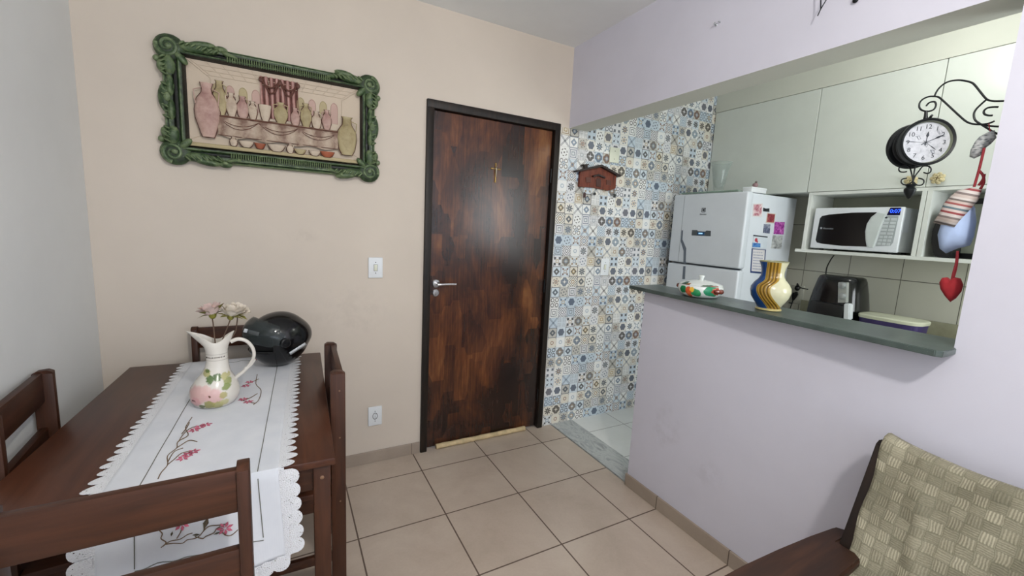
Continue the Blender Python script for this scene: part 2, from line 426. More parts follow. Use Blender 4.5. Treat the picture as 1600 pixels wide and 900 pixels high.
bm=newbm(); add_box(bm,(XR2,KY-.12,0),(2.2,KY,ZC)); add_box(bm,(3.1,KY-.12,0),(XK+.12,KY,ZC)); add_box(bm,(2.2,KY-.12,0),(3.1,KY,1.05)); add_box(bm,(2.2,KY-.12,2.1),(3.1,KY,ZC)); struct('wall_kitchen_rear',bm,M['kitchen_wall'])
bm=newbm()
for x in (2.2,2.63,3.06): add_box(bm,(x,KY-.09,1.05),(x+.04,KY-.04,2.1),.003)
for z in (1.05,2.06): add_box(bm,(2.2,KY-.09,z),(3.1,KY-.04,z+.04),.003)
struct('window_3',bm,plain('white_window_aluminium','#dddddd',.4))
# wall tiles of the kitchen side need their own grid in the y-z plane
def walltile():
    n=N('cream_kitchen_wall_tiles'); c=n.coord(); x,y,z=n.xyz(c)
    row=((z-1.233)/.34).floor(); off=row.mod(2)*.0
    u=(y+1.277)/.29; v=(z-1.233)/.34
    a=(u.fract()-.5).abs(); b=(v.fract()-.5).abs()
    # big rectangular tiles: long joints every .58 in alternate rows
    
    m=((a*.29)>(.145-.002)).max((b*.34)>(.17-.0025))
    f=n.noise(c,3,3)
    return n.done(n.mix(m,n.ramp(f,[(.3,'#c3c2b4'),(.7,'#cbcabd')]),'#5f5d52'),.28)
bpy.data.objects['wall_kitchen_side'].data.materials[0]=walltile()
# rear wall with the balcony window behind the camera
bm=newbm(); wx0,wx1,wz0,wz1=-.45,1.35,.9,2.15
add_box(bm,(XL-.12,YB-.12,0),(wx0,YB,ZC)); add_box(bm,(wx1,YB-.12,0),(XR2,YB,ZC)); add_box(bm,(wx0,YB-.12,0),(wx1,YB,wz0)); add_box(bm,(wx0,YB-.12,wz1),(wx1,YB,ZC))
struct('wall_rear',bm,M['left'])
bm=newbm()
for x in (wx0,(wx0+wx1)/2-.02,wx1-.04): add_box(bm,(x,YB-.08,wz0),(x+.04,YB-.03,wz1),.003)
for z in (wz0,wz1-.04): add_box(bm,(wx0,YB-.08,z),(wx1,YB-.03,z+.04),.003)
struct('window_1',bm,plain('white_window_aluminium','#dddddd',.4))
# baseboards
bm=newbm(); add_box(bm,(XL,-.011,0),(DX0-.005,0,.072),.002,1); struct('baseboard_back',bm,M['base'])
bm=newbm(); add_box(bm,(XR-.012,YB,0),(XR,YE-.0,.072),.002,1); add_box(bm,(XR-.012,YE-.0,0),(XR2,YE+.008,.072),.002,1); struct('baseboard_right',bm,tilefloor('beige_baseboard_strip',.4181,.5,-1.045,[(.25,'#8d8075'),(.75,'#a59789')],'#5c4f45',.005,.4))
bm=newbm(); add_box(bm,(XL,YB,0),(XL+.011,-.012,.072),.002,1); struct('baseboard_left',bm,M['base'])
# ------------------------------------------------------------------ door
d=bpy.data.objects.new('door_1',None); COL.objects.link(d); d.location=((DX0+DX1)/2,0,0); d['kind']='structure'
bm=newbm(); fw=.042
add_box(bm,(DX0,-.018,0),(DX0+fw,.09,DZ),.004); add_box(bm,(DX1-fw,-.018,0),(DX1,.09,DZ),.004); add_box(bm,(DX0,-.0185,DZ-fw-.005),(DX1,.0895,DZ),.004)
add_box(bm,(DX0+fw,.055,0),(DX0+fw+.012,.09,DZ-fw)); add_box(bm,(DX1-fw-.012,.055,0),(DX1-fw,.09,DZ-fw)); add_box(bm,(DX0+fw,.055,DZ-fw-.017),(DX1-fw,.09,DZ-fw-.005))
obj('door_frame',bm,M['frame'],d)
bm=newbm(); add_box(bm,(DX0+fw+.003,.012,.012),(DX1-fw-.003,.048,DZ-fw-.008),.002,1); lf=obj('door_leaf',bm,M['door'],d)
def rosette(bm,x,z,r):
    add_lathe(bm,[(0,0),(r,0),(r,.004),(r*.8,.008),(0,.009)],(x,.012,z),28,Matrix.Rotation(R(90),4,'X'))
hx=at(682,443,'y',0).x; hz=at(682,443,'y',0).z-.002
bm=newbm(); rosette(bm,hx,hz,.025)
add_tube(bm,[(hx,.006,hz),(hx,-.035,hz)],.0085,12)
add_tube(bm,smooth_path([(hx-.004,-.036,hz),(hx+.02,-.041,hz+.001),(hx+.07,-.041,hz+.002),(hx+.112,-.04,hz+.001)],5),[.0095]*5+[.0085]*5+[.008]*5+[.0075],12)
obj('lever_handle',bm,M['chrome'],lf,'chrome lever handle')
bm=newbm(); rosette(bm,hx-.001,hz-.058,.023); add_box(bm,(hx-.004,.0,hz-.07),(hx+.002,.008,hz-.05),.001,1); obj('lock_cylinder',bm,M['chrome'],lf,'round chrome lock')
for z in (.25,1.05,1.8):
    bm=newbm(); add_tube(bm,[(DX1-fw-.001,.004,z-.045),(DX1-fw-.001,.004,z+.045)],.006,10); obj('hinge',bm,M['black_iron'],lf)
# draught roll
p0=at(682,699,'z',.018); p1=at(823,672,'z',.018)
bm=newbm(); pts=[Vector((p0.x+(p1.x-p0.x)*t,-.006+.006*math.sin(t*7),.0175)) for t in [i/14 for i in range(15)]]
pts=[Vector((p.x,-.008,p.z)) for p in pts]
add_tube(bm,pts,[.0165+.0012*math.sin(i*1.9) for i in range(15)],14)
tag(obj('draught_roll',bm,plain('cream_foam','#c9b48c',.8,0,.12,30,.3,90)),'long cream foam roll lying along the foot of the dark door','draught stopper')
# crucifix on the door
cx=at(774,270,'y',.012); c=thing('crucifix','tiny brass crucifix fixed high on the middle of the dark door','crucifix',(cx.x,.012,cx.z-.05))
t0=at(774,256,'y',.01).z; t1=at(774,284,'y',.01).z; xc=cx.x; zc=t0-(t0-t1)*.28
bm=newbm(); add_box(bm,(xc-.004,.004,t1),(xc+.004,.012,t0),.0015); add_box(bm,(xc-.027,.004,zc-.004),(xc+.027,.012,zc+.004),.0015)
for q in ((xc-.028,zc),(xc+.028,zc),(xc,t0),(xc,t1)): add_sphere(bm,(q[0],.008,q[1]),(.0065,.004,.0065),10)
obj('cross',bm,M['brass'],c)
bm=newbm(); add_tube(bm,[(xc,.001,zc+.006),(xc,.0,zc-.02),(xc+.001,.001,zc-.05)],[.004,.005,.0025],8); add_tube(bm,[(xc-.024,.001,zc+.006),(xc,.0,zc-.002),(xc+.024,.001,zc+.006)],.0022,8); add_sphere(bm,(xc,-.001,zc+.01),.005,10)
obj('figurine',bm,plain('dull_silver_metal','#8e8576',.4,.8),c)
# ------------------------------------------------------------------ switches and sockets
def plate(kind,label,cat,x0,x1,z0,z1,mat,sort):
    t=thing(kind,label,cat,((x0+x1)/2,0,z0))
    bm=newbm(); add_box(bm,(x0,-.009,z0),(x1,0,z1),.003,3); obj('cover_plate',bm,mat,t)
    xm=(x0+x1)/2; zm=(z0+z1)/2
    for s in (-1,1):
        bm=newbm(); add_lathe(bm,[(0,0),(.003,0),(.003,.0012),(0,.0012)],(xm,-.009,zm+s*(z1-z0)*.26),10,Matrix.Rotation(R(90),4,'X'))
        obj('screw',bm,M['hole'],t)
    if sort=='switch':
        bm=newbm(); add_box(bm,(xm-.009,-.0125,zm-.017),(xm+.009,-.008,zm+.017),.002); obj('rocker',bm,M['plastic_ivory'],t)
        bm=newbm(); add_box(bm,(xm-.0105,-.0094,zm-.0185),(xm+.0105,-.0088,zm+.0185)); obj('rocker_gap',bm,M['hole'],t)
    elif sort=='socket':
        bm=newbm(); add_lathe(bm,[(0,0),(.012,0),(.0145,.002),(.0155,.0)],(xm,-.0088,zm),20,Matrix.Rotation(R(90),4,'X')@Matrix.Diagonal((.95,1.4,1,1))); obj('socket_insert',bm,M['hole'],t)
        for s in (-1,0,1):
            bm=newbm(); add_lathe(bm,[(0,0),(.0026,0),(.0026,.001),(0,.001)],(xm,-.0112,zm+s*.0095),8,Matrix.Rotation(R(90),4,'X')); obj('pin_hole',bm,M['silver'],t)
    return t
plate('light_switch','white light switch plate on the beige wall left of the door handle','switch',.419,.497,1.122,1.238,M['plastic_white'],'switch')
plate('wall_socket','white wall socket low on the beige wall between the table and the door','socket',.419,.498,.235,.352,M['plastic_white'],'socket')
plate('blank_cover_plate','blank ivory cover plate on patterned tiles above the wooden house key rack','cover plate',2.088,2.178,1.945,2.052,M['plastic_ivory'],'none')
plate('tiled_wall_switch','white switch plate on the patterned tiles beside the fridge','switch',2.088,2.166,1.12,1.247,M['plastic_white'],'switch')
# ------------------------------------------------------------------ house-shaped key rack
kr=thing('house_key_rack','small reddish wooden key rack shaped like a house on the patterned tiles','key rack',(2.0,0,1.76))
K=lambda u,v,y=-.03: at(u,v,'y',y)
def pxp(l,y): return [K(u,v,y) for u,v in l]
redw=wood('reddish_stained_wood','#4a2015','#6a3222','#7d4230',.45,'z',2)
darkw=plain('dark_brown_stained_wood','#231310',.5,0,.1)
bm=newbm(); add_prism(bm,pxp([(905.5,291.5),(907,268),(940,259.5),(963.5,273),(962,294.5),(950,298),(930,293.5)],-.022),(0,.022,0),.001); obj('house_front',bm,redw,kr)
bm=newbm(); add_prism(bm,pxp([(902,266),(941,257),(970.5,273.5),(970,276.5),(941,260.5),(903,268.5)],-.05),(0,.05,0),.001); obj('roof',bm,darkw,kr)
bm=newbm(); add_prism(bm,pxp([(913.5,257.5),(918.5,257),(918.5,264),(914,265.5)],-.03),(0,.02,0),.0005); add_prism(bm,pxp([(912.5,256.6),(920.5,256),(920.5,258),(912.5,258.6)],-.033),(0,.026,0),.0005); obj('chimney',bm,darkw,kr)
bm=newbm(); add_prism(bm,pxp([(915.5,277),(923.5,277),(923.5,285.5),(915.5,285)],-.026),(0,.005,0),.0005); obj('window_relief',bm,plain('mid_red_wood','#552a1e',.5),kr)
bm=newbm(); add_prism(bm,pxp([(947.5,281),(955.5,282),(955,289.5),(947.5,288.5)],-.026),(0,.005,0),.0005); obj('window_relief',bm,plain('mid_red_wood','#552a1e'),kr)
bm=newbm(); add_prism(bm,pxp([(931.5,291),(931.5,281),(933.5,278.5),(937,278),(939,281),(939,292)],-.026),(0,.005,0),.0005); obj('door_relief',bm,plain('deep_red_wood','#46221a'),kr)
bm=newbm(); add_prism(bm,pxp([(927,274.5),(936,272),(946.5,276.5),(946,278.5),(936,274.5),(928,276.5)],-.04),(0,.02,0),.0005); obj('door_canopy',bm,darkw,kr)
hp=[(911,294),(930,296),(943,297.5),(961.5,298)]
for u,v in hp:
    bm=newbm(); p=K(u,v-1,-.024); add_tube(bm,[p,p+Vector((0,-.012,-.004)),p+Vector((0,-.014,.004))],.0018,6); obj('hook',bm,M['brass'],kr)
def keyset(u,v,u2,v2,label,n):
    p=K(u,v,-.033); q=K(u2,v2,-.03); t=thing('key_bunch',label,'keys',p,0,'keys on the house rack')
    bm=newbm(); add_tube(bm,[p+Vector((.008*math.cos(a),0,-.008+.008*math.sin(a))) for a in [i*PI/6 for i in range(13)]],.001,5); obj('key_ring',bm,M['silver'],t)
    bm=newbm(); d=(q-p)
    add_box(bm,(q.x-.011,-.034,q.z-.004),(q.x+.011,-.026,p.z-.018),.004); obj('key_fob',bm,M['black_satin'] if n else plain('maroon_leather','#3c1d20',.6),t)
    bm=newbm()
    for s in (-1,1): add_tube(bm,[p+Vector((0,0,-.014)),q+Vector((s*.014,.004,.0))],.0022,6)
    obj('key_blade',bm,M['silver'],t)
keyset(911,296,913,308,'keys with a dark red fob on the leftmost hook of the house rack',0)
keyset(930,297,929,304,'small keys on the second hook of the house rack',1)
keyset(961.5,299,960,308,'long black key fob on the rightmost hook of the house rack',1)
# ------------------------------------------------------------------ carved green frame with a relief
fr=thing('framed_relief','carved green ornate frame with a cream and pink plaster relief on the beige wall','wall relief',(0.005,0,1.63))
fx0,fx1,fz0,fz1=-.462,.466,1.652,2.19; ix0,ix1,iz0,iz1=-.36,.372,1.737,2.113
bm=newbm()
prof=[(0,0),(.0,.022),(.06,.034),(.16,.030),(.22,.042),(.42,.040),(.5,.028),(.62,.030),(.74,.046),(.86,.042),(.94,.030),(1,.015)]
def fcorner(t,d):
    X0=fx0+.018+(ix0-fx0-.018)*t; X1=fx1-.018+(ix1-fx1+.018)*t; Z0=fz0+.018+(iz0-fz0-.018)*t; Z1=fz1-.018+(iz1-fz1+.018)*t
    return [(X0,-d,Z0),(X1,-d,Z0),(X1,-d,Z1),(X0,-d,Z1)]
rings=[[bm.verts.new(c) for c in fcorner(t,dd)] for t,dd in prof]
for a,b in zip(rings,rings[1:]):
    for k in range(4): bm.faces.new((a[k],a[(k+1)%4],b[(k+1)%4],b[k]))
def scroll(cx,cz,r,turn,start,sgn,rad=.011):
    pts=[];rr=[]
    for i in range(34):
        t=i/33; a=start+sgn*turn*2*PI*t; q=r*(1-.82*t)
        pts.append((cx+q*math.cos(a),-.036-.012*t,cz+q*math.sin(a))); rr.append(rad*(1-.45*t))
    add_tube(bm,pts,rr,8)
def leaf(cx,cz,a,l,w,h=.02,y=-.034):
    m=Matrix.Rotation(-a,4,'Y'); add_sphere(bm,(cx+math.cos(a)*l*.5,y,cz+math.sin(a)*l*.5),(l*.5,h,w*.5),12,m)
for (X,Z,sx,sz) in ((fx0+.05,fz0+.05,-1,-1),(fx1-.05,fz0+.05,1,-1),(fx1-.05,fz1-.05,1,1),(fx0+.05,fz1-.05,-1,1)):
    a0=math.atan2(sz,sx)
    add_sphere(bm,(X,-.024,Z),(.058,.022,.056),20)
    scroll(X+sx*.006,Z+sz*.004,.040,1.6,a0+PI*.2,-sx*sz,.0095)
    add_sphere(bm,(X,-.05,Z),(.012,.010,.012),10)
    leaf(X+sx*.01,Z-sz*.03,math.atan2(-sz,-.1*sx),.085,.05); leaf(X-sx*.03,Z+sz*.012,math.atan2(.05*sz,-sx),.12,.045)
    leaf(X-sx*.06,Z+sz*.022,math.atan2(.16*sz,-sx),.11,.034); leaf(X+sx*.03,Z-sz*.055,math.atan2(-sz,.1*sx),.05,.03)
    leaf(X-sx*.02,Z-sz*.02,math.atan2(-sz,-sx),.06,.03,.016,-.04)
    for k in range(7):
        leaf(X-sx*(.035+.02*k),Z+sz*(.012-.002*k),math.atan2(sz*.9,-sx),.03,.012,.012,-.048)
    for k in range(4):
        leaf(X+sx*.012,Z-sz*(.04+.018*k),math.atan2(-sz*.6,sx),.026,.011,.012,-.048)
    add_sphere(bm,(X+sx*.047,-.024,Z-sz*.052),(.014,.014,.014),10)
for Z,k in (((fz0+fz1)/2+.01,0),):
    for X,sx in ((fx0+.045,-1),(fx1-.045,1)):
        add_sphere(bm,(X+sx*.018,-.028,Z),(.028,.02,.062),16); scroll(X+sx*.012,Z+.045,.026,1.3,PI*.5,sx,.0075); scroll(X+sx*.012,Z-.05,.024,1.3,-PI*.5,-sx,.0075)
        leaf(X,Z,PI/2,.1,.03); leaf(X,Z,-PI/2,.1,.03); add_sphere(bm,(X+sx*.01,-.05,Z),(.012,.009,.02),10)
        for q in range(5): leaf(X+sx*.004,Z-.09+.045*q,math.atan2(.5,sx),.03,.012,.012,-.046)
for X in (fx0+.235,fx1-.19):
    for Z,sz in ((fz0+.04,-1),(fz1-.045,1)):
        add_sphere(bm,(X,-.028,Z+sz*.024),(.028,.018,.016),14); add_sphere(bm,(X,-.044,Z+sz*.02),(.011,.010,.01),10)
        leaf(X,Z+sz*.012,math.atan2(-sz*.22,1),.07,.022); leaf(X,Z+sz*.012,math.atan2(-sz*.22,-1),.07,.022)
for Z,sz in ((fz0+.055,-1),(fz1-.055,1)):   # reeding along the long mouldings
    for i in range(46):
        x=fx0+.26+i*.0095; 
        if x>fx1-.2: break
        add_sphere(bm,(x,-.041,Z),(.0032,.006,.016),6)
obj('carved_frame',bm,M['green'],fr,'dark green carved frame with scrolls at corners and sides')
bm=newbm(); add_box(bm,(ix0-.012,-.014,iz0-.012),(ix1+.012,-.002,iz1+.012))
# coffered band and side wall mouldings of the plain backdrop
def rb(x,z): return (ix0+(ix1-ix0)*x, iz0+(iz1-iz0)*z)
def line(bm,pts,r,y=-.016):
    add_tube(bm,[(rb(*p)[0],y,rb(*p)[1]) for p in pts],r,6)
for k in range(13): line(bm,[(.02+.08*k,1.),(.13+.062*k,.84)],.0012)
for z in (.95,.9,.85): line(bm,[(.03+(1-z)*.5,z),(.97-(1-z)*.5,z)],.0012)
line(bm,[(0,1),(.12,.82),(.12,.2),(0,.08)],.002); line(bm,[(1,1),(.88,.82),(.88,.2),(1,.08)],.002)
panel=obj('relief_panel',bm,M['rel_cream'],fr)
bm=newbm()
for k,x in enumerate((.15,.22,.29,.36,.62,.69,.76,.83)):
    pts=[(x-.022,.5),(x-.022,.7)]+[(x-.022*math.cos(a),.7+.07*math.sin(a)) for a in [i*PI/8 for i in range(1,8)]]+[(x+.022,.7),(x+.022,.5)]
    bm=newbm(); line(bm,pts,.0016,-.016)
    add_prism(bm,[(rb(*q)[0],-.0155,rb(*q)[1]) for q in pts],(0,.001,0)); obj('arched_niche',bm,M['rel_rose'] if k%2 else M['rel_olive'],panel)
bm=newbm()   # pink draped curtain with swags
import itertools
nx,nz=40,16; g=[[None]*(nz+1) for _ in range(nx+1)]
for i in range(nx+1):
    for j in range(nz+1):
        x=.385+.22*i/nx; z=.45+.5*j/nz; px,pz=rb(x,z)
        g[i][j]=bm.verts.new((px,-.019-.005*math.sin(i*1.1+j*.08),pz))
for i in range(nx):
    for j in range(nz): bm.faces.new((g[i][j],g[i+1][j],g[i+1][j+1],g[i][j+1]))
obj('relief_curtain',bm,M['rel_pink'],panel)
bm=newbm()
for x0,x1,dz in ((.385,.5,.10),(.5,.605,.10),(.40,.5,.16),(.5,.60,.16)):
    line(bm,[(x0+(x1-x0)*t,.93-dz*4*t*(1-t)*1.1) for t in [i/12 for i in range(13)]],.0042,-.026)
for x in (.39,.5,.605): add_sphere(bm,(rb(x,.9)[0],-.027,rb(x,.9)[1]),(.009,.006,.012),8)
obj('garland',bm,M['rel_brown'],panel)
bm=newbm()   # long table with a draped cloth
nx=64; rows=[(.40,-.034),(.385,-.040),(.37,-.041),(.30,-.037),(.2,-.035),(.165,-.033)]
gr=[]
for i in range(nx+1):
    t=i/nx; x=.15+.70*t; col=[]
    for (z,y) in rows:
        zz=z-(.03*math.sin(t*PI*4)**2 if z<.25 else 0); px,pz=rb(x,zz); col.append(bm.verts.new((px,y-(.004*math.sin(t*40) if z<.38 else 0),pz)))
    px,pz=rb(x,.42); col.insert(0,bm.verts.new((px,-.014,pz))); gr.append(col)
for a,b in zip(gr,gr[1:]):
    for k in range(len(a)-1): bm.faces.new((a[k],b[k],b[k+1],a[k+1]))
obj('relief_table',bm,M['rel_cream'],panel)
bm=newbm()
for x0,x1 in ((.16,.37),(.37,.6),(.6,.84)):
    for dz in (.07,.11): line(bm,[(x0+(x1-x0)*t,.36-dz*4*t*(1-t)) for t in [i/10 for i in range(11)]],.0014,-.041)
line(bm,[(.15,.385),(.85,.385)],.0022,-.042); line(bm,[(.15,.165),(.85,.165)],.0016,-.036)
obj('cloth_folds',bm,M['rel_brown'],panel)
# plain generic pottery where the relief carries its coloured masses
def vessel(x,z,h,w,mat,kind):
    px,pz=rb(x,z); H=h*(iz1-iz0); W=w*(ix1-ix0)
    P={0:[(0,0),(.45,0),(.55,.05),(.95,.35),(1,.5),(.8,.7),(.4,.82),(.35,.9),(.5,1),(0,1)],1:[(0,0),(.5,0),(.8,.15),(1,.45),(.9,.62),(.45,.8),(.4,.95),(.55,1),(0,1)],2:[(0,0),(.4,0),(.7,.3),(1,.9),(1,1),(0,.95)]}[kind]
    bm=newbm(); add_lathe(bm,[(r*W/2,q*H) for r,q in P],(px,-.026 if z>.3 else -.04,pz),20,Matrix.Diagonal((1,.42,1,1)))
    if kind<2:
        for s in ((-1,1) if kind==0 else (1,)): add_tube(bm,[(px+s*W*.22,-.03 if z>.3 else -.042,pz+H*.9),(px+s*W*.5,-.03 if z>.3 else -.042,pz+H*.85),(px+s*W*.44,-.03 if z>.3 else -.042,pz+H*.6)],.0025,6)
    bm.faces.ensure_lookup_table(); nf=len(bm.faces)
    add_lathe(bm,[((r*W/2+.0028) if r>0 else 0,q*H+(.0025 if q>.5 else -.0015)) for r,q in P],(px,-.020 if z>.3 else -.034,pz),20,Matrix.Diagonal((1,.12,1,1)))
    bm.faces.ensure_lookup_table()
    for f in bm.faces[nf:]: f.material_index=1
    obj('relief_vessel',bm,[mat,M['rel_brown']],panel)
for a in ((.10,.12,.62,.13,'rel_rose',0),(.165,.40,.40,.075,'rel_olive',1),(.225,.40,.28,.06,'rel_cream',0),(.285,.40,.26,.065,'rel_rose',1),(.34,.40,.22,.05,'rel_cream',0),(.41,.40,.20,.07,'rel_cream',2),(.50,.40,.26,.085,'rel_olive',0),(.585,.40,.22,.055,'rel_rose',1),(.65,.40,.30,.07,'rel_olive',0),(.715,.40,.22,.06,'rel_cream',1),(.78,.40,.26,.06,'rel_rose',0),(.91,.10,.50,.13,'rel_olive',1),
    (.23,.05,.11,.04,'rel_cream',1),(.30,.05,.07,.08,'rel_cream',2),(.375,.05,.065,.06,'rel_orange',2),(.47,.04,.08,.10,'rel_cream',2),(.55,.04,.12,.04,'rel_cream',1),(.61,.04,.06,.07,'rel_olive',2),(.70,.04,.06,.07,'rel_cream',2),(.78,.04,.07,.09,'rel_orange',2)):
    vessel(a[0],a[1],a[2],a[3],M[a[4]],a[5])
bm=newbm(); add_box(bm,(ix0,-.035,iz0),(ix1,-.004,iz0+.018),.004); obj('relief_ledge',bm,M['rel_olive'],panel)
# ------------------------------------------------------------------ dining table
TA=R(-2.0); TL,TW,TZ=1.077,.757,.76
T=thing('dining_table','dark brown wooden dining table against the left wall','table',(-.241,-.686,0),TA)
TM=Matrix.LocRotScale(Vector((-.241,-.686,0)),Matrix.Rotation(TA,3,'Z').to_euler(),None)
def tb(bm,a,b,bev=0): add_box(bm,a,b,bev,2,TM)
bm=newbm(); tb(bm,(-TW/2,-TL/2,TZ-.022),(TW/2,TL/2,TZ),.003); obj('tabletop',bm,M['table'],T)
bm=newbm(); i=.03
tb(bm,(-TW/2+i,-TL/2+i,.655),(-TW/2+i+.02,TL/2-i,.738)); tb(bm,(TW/2-i-.02,-TL/2+i,.655),(TW/2-i,TL/2-i,.738)); tb(bm,(-TW/2+i+.02,-TL/2+i,.655),(TW/2-i-.02,-TL/2+i+.02,.738)); tb(bm,(-TW/2+i+.02,TL/2-i-.02,.655),(TW/2-i-.02,TL/2-i,.738))
obj('apron',bm,M['railwood'],T)
for sx in (-1,1):
    for sy in (-1,1):
        bm=newbm(); cx=sx*(TW/2-.035); cy=sy*(TL/2-.035); tb(bm,(cx-.023,cy-.023,0),(cx+.023,cy+.023,.738),.003); 
        obj('leg',bm,M['chairwood'],T)
bm=newbm()
for x in (TW/2-.035,):
    p=TM@Vector((x,-TL/2+.0105,.70)); add_sphere(bm,p,(.006,.002,.006),10)
obj('screw_cap',bm,plain('dull_screw_cap','#7a5c44',.5),T)
# ------------------------------------------------------------------ dining chairs (local: back at y=0, seat towards +y)
def make_chair(label):
    t=thing('dining_chair',label,'chair',(0,0,0),0,'wooden dining chairs around the table')
    W=.190
    for s in (-1,1):
        bm=newbm(); add_box(bm,(s*W-.012,-.025,0),(s*W+.012,.025,.902),.003)
        # softly sloped tip
        add_prism(bm,[(s*W-.0118,-.0245,.9),(s*W-.0118,-.012,.909),(s*W-.0118,.012,.911),(s*W-.0118,.0245,.904),(s*W-.0118,.0245,.896),(s*W-.0118,-.0245,.896)],(.0236,0,0),.001)
        obj('back_post',bm,M['chairwood'],t)
    for z0,z1 in ((.806,.903),(.622,.718)):
        bm=newbm(); add_box(bm,(-W+.011,-.019,z0),(W-.011,.001,z1),.002); obj('back_rail',bm,M['railwood'],t)
    bm=newbm(); add_box(bm,(-W+.012,-.0,.44),(W-.012,.03,.46)); add_box(bm,(-W-.012,.026,.438),(W+.012,.36,.46),.004); obj('seat',bm,M['table'],t)
    bm=newbm(); add_box(bm,(-W-.008,.024,.385),(-W+.012,.33,.4375)); add_box(bm,(W-.012,.024,.385),(W+.008,.33,.4375)); add_box(bm,(-W+.012,.31,.385),(W-.012,.33,.4375)); add_box(bm,(-W+.012,-.012,.385),(W-.012,.008,.4375)); obj('seat_frame',bm,M['railwood'],t)
    for s in (-1,1):
        bm=newbm(); add_box(bm,(s*W-.016,.31,0),(s*W+.016,.345,.4375),.003); obj('front_leg',bm,M['chairwood'],t)
        bm=newbm(); add_box(bm,(s*W-.009,.025,.17),(s*W+.009,.311,.205),.002); obj('side_stretcher',bm,M['railwood'],t)
    for s in (-1,1):
        for z in (.838,.66,.41):
            bm=newbm(); add_sphere(bm,(s*(W+.0122),-.005,z),(.0012,.0032,.0032),8); obj('screw_cap',bm,plain('dull_screw_cap','#7a5c44',.5),t)
    return t
ch=make_chair('dark wooden chair nearest the camera, its back across the hanging end of the runner')
def place(o,x,y,rz,label=None):
    o.location=(x,y,0); o.rotation_euler=(0,0,rz)
    if label: o['label']=label
place(ch,-.278,-1.452,R(1.0))
bpy.context.view_layer.update()
c2=copy_tree(ch); place(c2,.166,-.722,R(90)+R(-1.8),'dark wooden chair on the right side of the table, facing the left wall')
c3=copy_tree(ch); place(c3,-.682,-.785,R(-85.5),'dark wooden chair squeezed between the table and the left grey wall')
c4=copy_tree(ch); place(c4,-.184,-.075,R(180)+R(-1),'dark wooden chair at the far end of the table, behind the jug and helmet')
# ------------------------------------------------------------------ table runner
rn=thing('table_runner','white linen runner with crocheted lace edging and pink embroidered flowers along the table','table runner',(-.2,-.7,TZ))
RZ=TZ+.0016
def edgeL(t): # t 0 far .. 1 near edge of the table
    return Vector((-.385+(-.395+.385)*t-.012*t, -.140+(-1.242+.14)*t, RZ))
def edgeR(t):
    return Vector((.032+(-.018-.032)*t, -.158+(-1.262+.158)*t, RZ))
YN=lambda x: TM@Vector((0,-TL/2,0))  # near edge reference
def near_y(x): # y of the near table edge at x
    a=TM@Vector((-TW/2,-TL/2,0)); b=TM@Vector((TW/2,-TL/2,0)); return a.y+(b.y-a.y)*(x-a.x)/(b.x-a.x)
DROP=.262
def rp(s,q):
    "s 0..1 across (left-right), q 0..1 along the top, 1..2 down the hanging end"
    if q<=1:
        a=edgeL(q); b=edgeR(q); p=a.lerp(b,s)
        fy=near_y(p.x)-.004; far=TM@Vector((0,TL/2,0))
        y=-.150+(fy+.150)*q; p.y=y; p.z=RZ+.0006*math.sin(p.x*40+y*23)
        return p
    h=(q-1); a=edgeL(1); b=edgeR(1); p=a.lerp(b,s)
    p.y=near_y(p.x)-.006-.012*min(h*6,1)*(.5+.5*math.sin(s*9+.5))-.004
    rnd=min(1,h*14); p.z=RZ-.004*rnd-DROP*h
    p.y=near_y(p.x)-.004-.006*rnd-.010*h*(1+math.sin(s*10+1.2))
    p.x+= .012*h*(1 if s>.5 else -1)
    return p
def patch(bm,s0,s1,q0,q1,ns,nq):
    g=[[bm.verts.new(rp(s0+(s1-s0)*i/ns,q0+(q1-q0)*j/nq)) for j in range(nq+1)] for i in range(ns+1)]
    for i in range(ns):
        for j in range(nq): bm.faces.new((g[i][j],g[i][j+1],g[i+1][j+1],g[i+1][j]))
bm=newbm(); patch(bm,0,1,0,1,24,70); patch(bm,0,1,1,2,24,24)
bmesh.ops.remove_doubles(bm,verts=bm.verts,dist=1e-5)
o=obj('linen_cloth',bm,M['linen'],rn,sharp=70)
sol=o.modifiers.new('thickness','SOLIDIFY'); sol.thickness=.0012; sol.offset=1
bm=newbm()
def lobe(base,tip_dir,along,nrm,L,Wd,pointed):
    "one crochet scallop as a shallow domed leaf"
    n=9; ring=[]
    for k in range(n+1):
        a=PI*k/n
        wx=-math.cos(a)*Wd*.5; ly=math.sin(a)**(.75 if pointed else .5)*L
        if pointed: wx*= (1-.25*math.sin(a))
        ring.append(bm.verts.new(base+along*wx+tip_dir*ly+nrm*(.0012*math.sin(a))))
    c=bm.verts.new(base+tip_dir*L*.45+nrm*.0022)
    for a,b in zip(ring,ring[1:]): bm.faces.new((c,a,b))
    b0=bm.verts.new(base-along*Wd*.5-tip_dir*.004); b1=bm.verts.new(base+along*Wd*.5-tip_dir*.004)
    bm.faces.new((b0,b1,ring[-1],ring[0])) ; bm.faces.new((c,ring[0],ring[-1]))
NL=27
for side in (0,1):
    for k in range(NL):
        q=(k+.5)/NL; p=rp(side,q); al=(rp(side,min(q+.01,1))-rp(side,q-.01)).normalized(); out=Vector((1 if side else -1,0,0)); 
        out=(out-al*out.dot(al)).normalized(); nr=Vector((0,0,1))
        tilt=(out+al*(.35 if not side else .12)).normalized()
        lobe(p+nr*.0012,tilt,al,nr,.036+.004*math.sin(k*2.1),1.10*TL/NL,True)
    for k in range(6):
        q=1+(k+.55)/6.2; p=rp(side,q); al=Vector((0,0,-1)); out=Vector((1 if side else -1,0,0)); lobe(p+Vector((0,-.002,0)),out,al,Vector((0,-1,0)),.042,.05,False)
for k in range(10):
    s=(k+.5)/10; p=rp(s,2.); lobe(p+Vector((0,-.002,0)),Vector((0,0,-1)),Vector((1,0,0)),Vector((0,-1,0)),.042,.047,False)
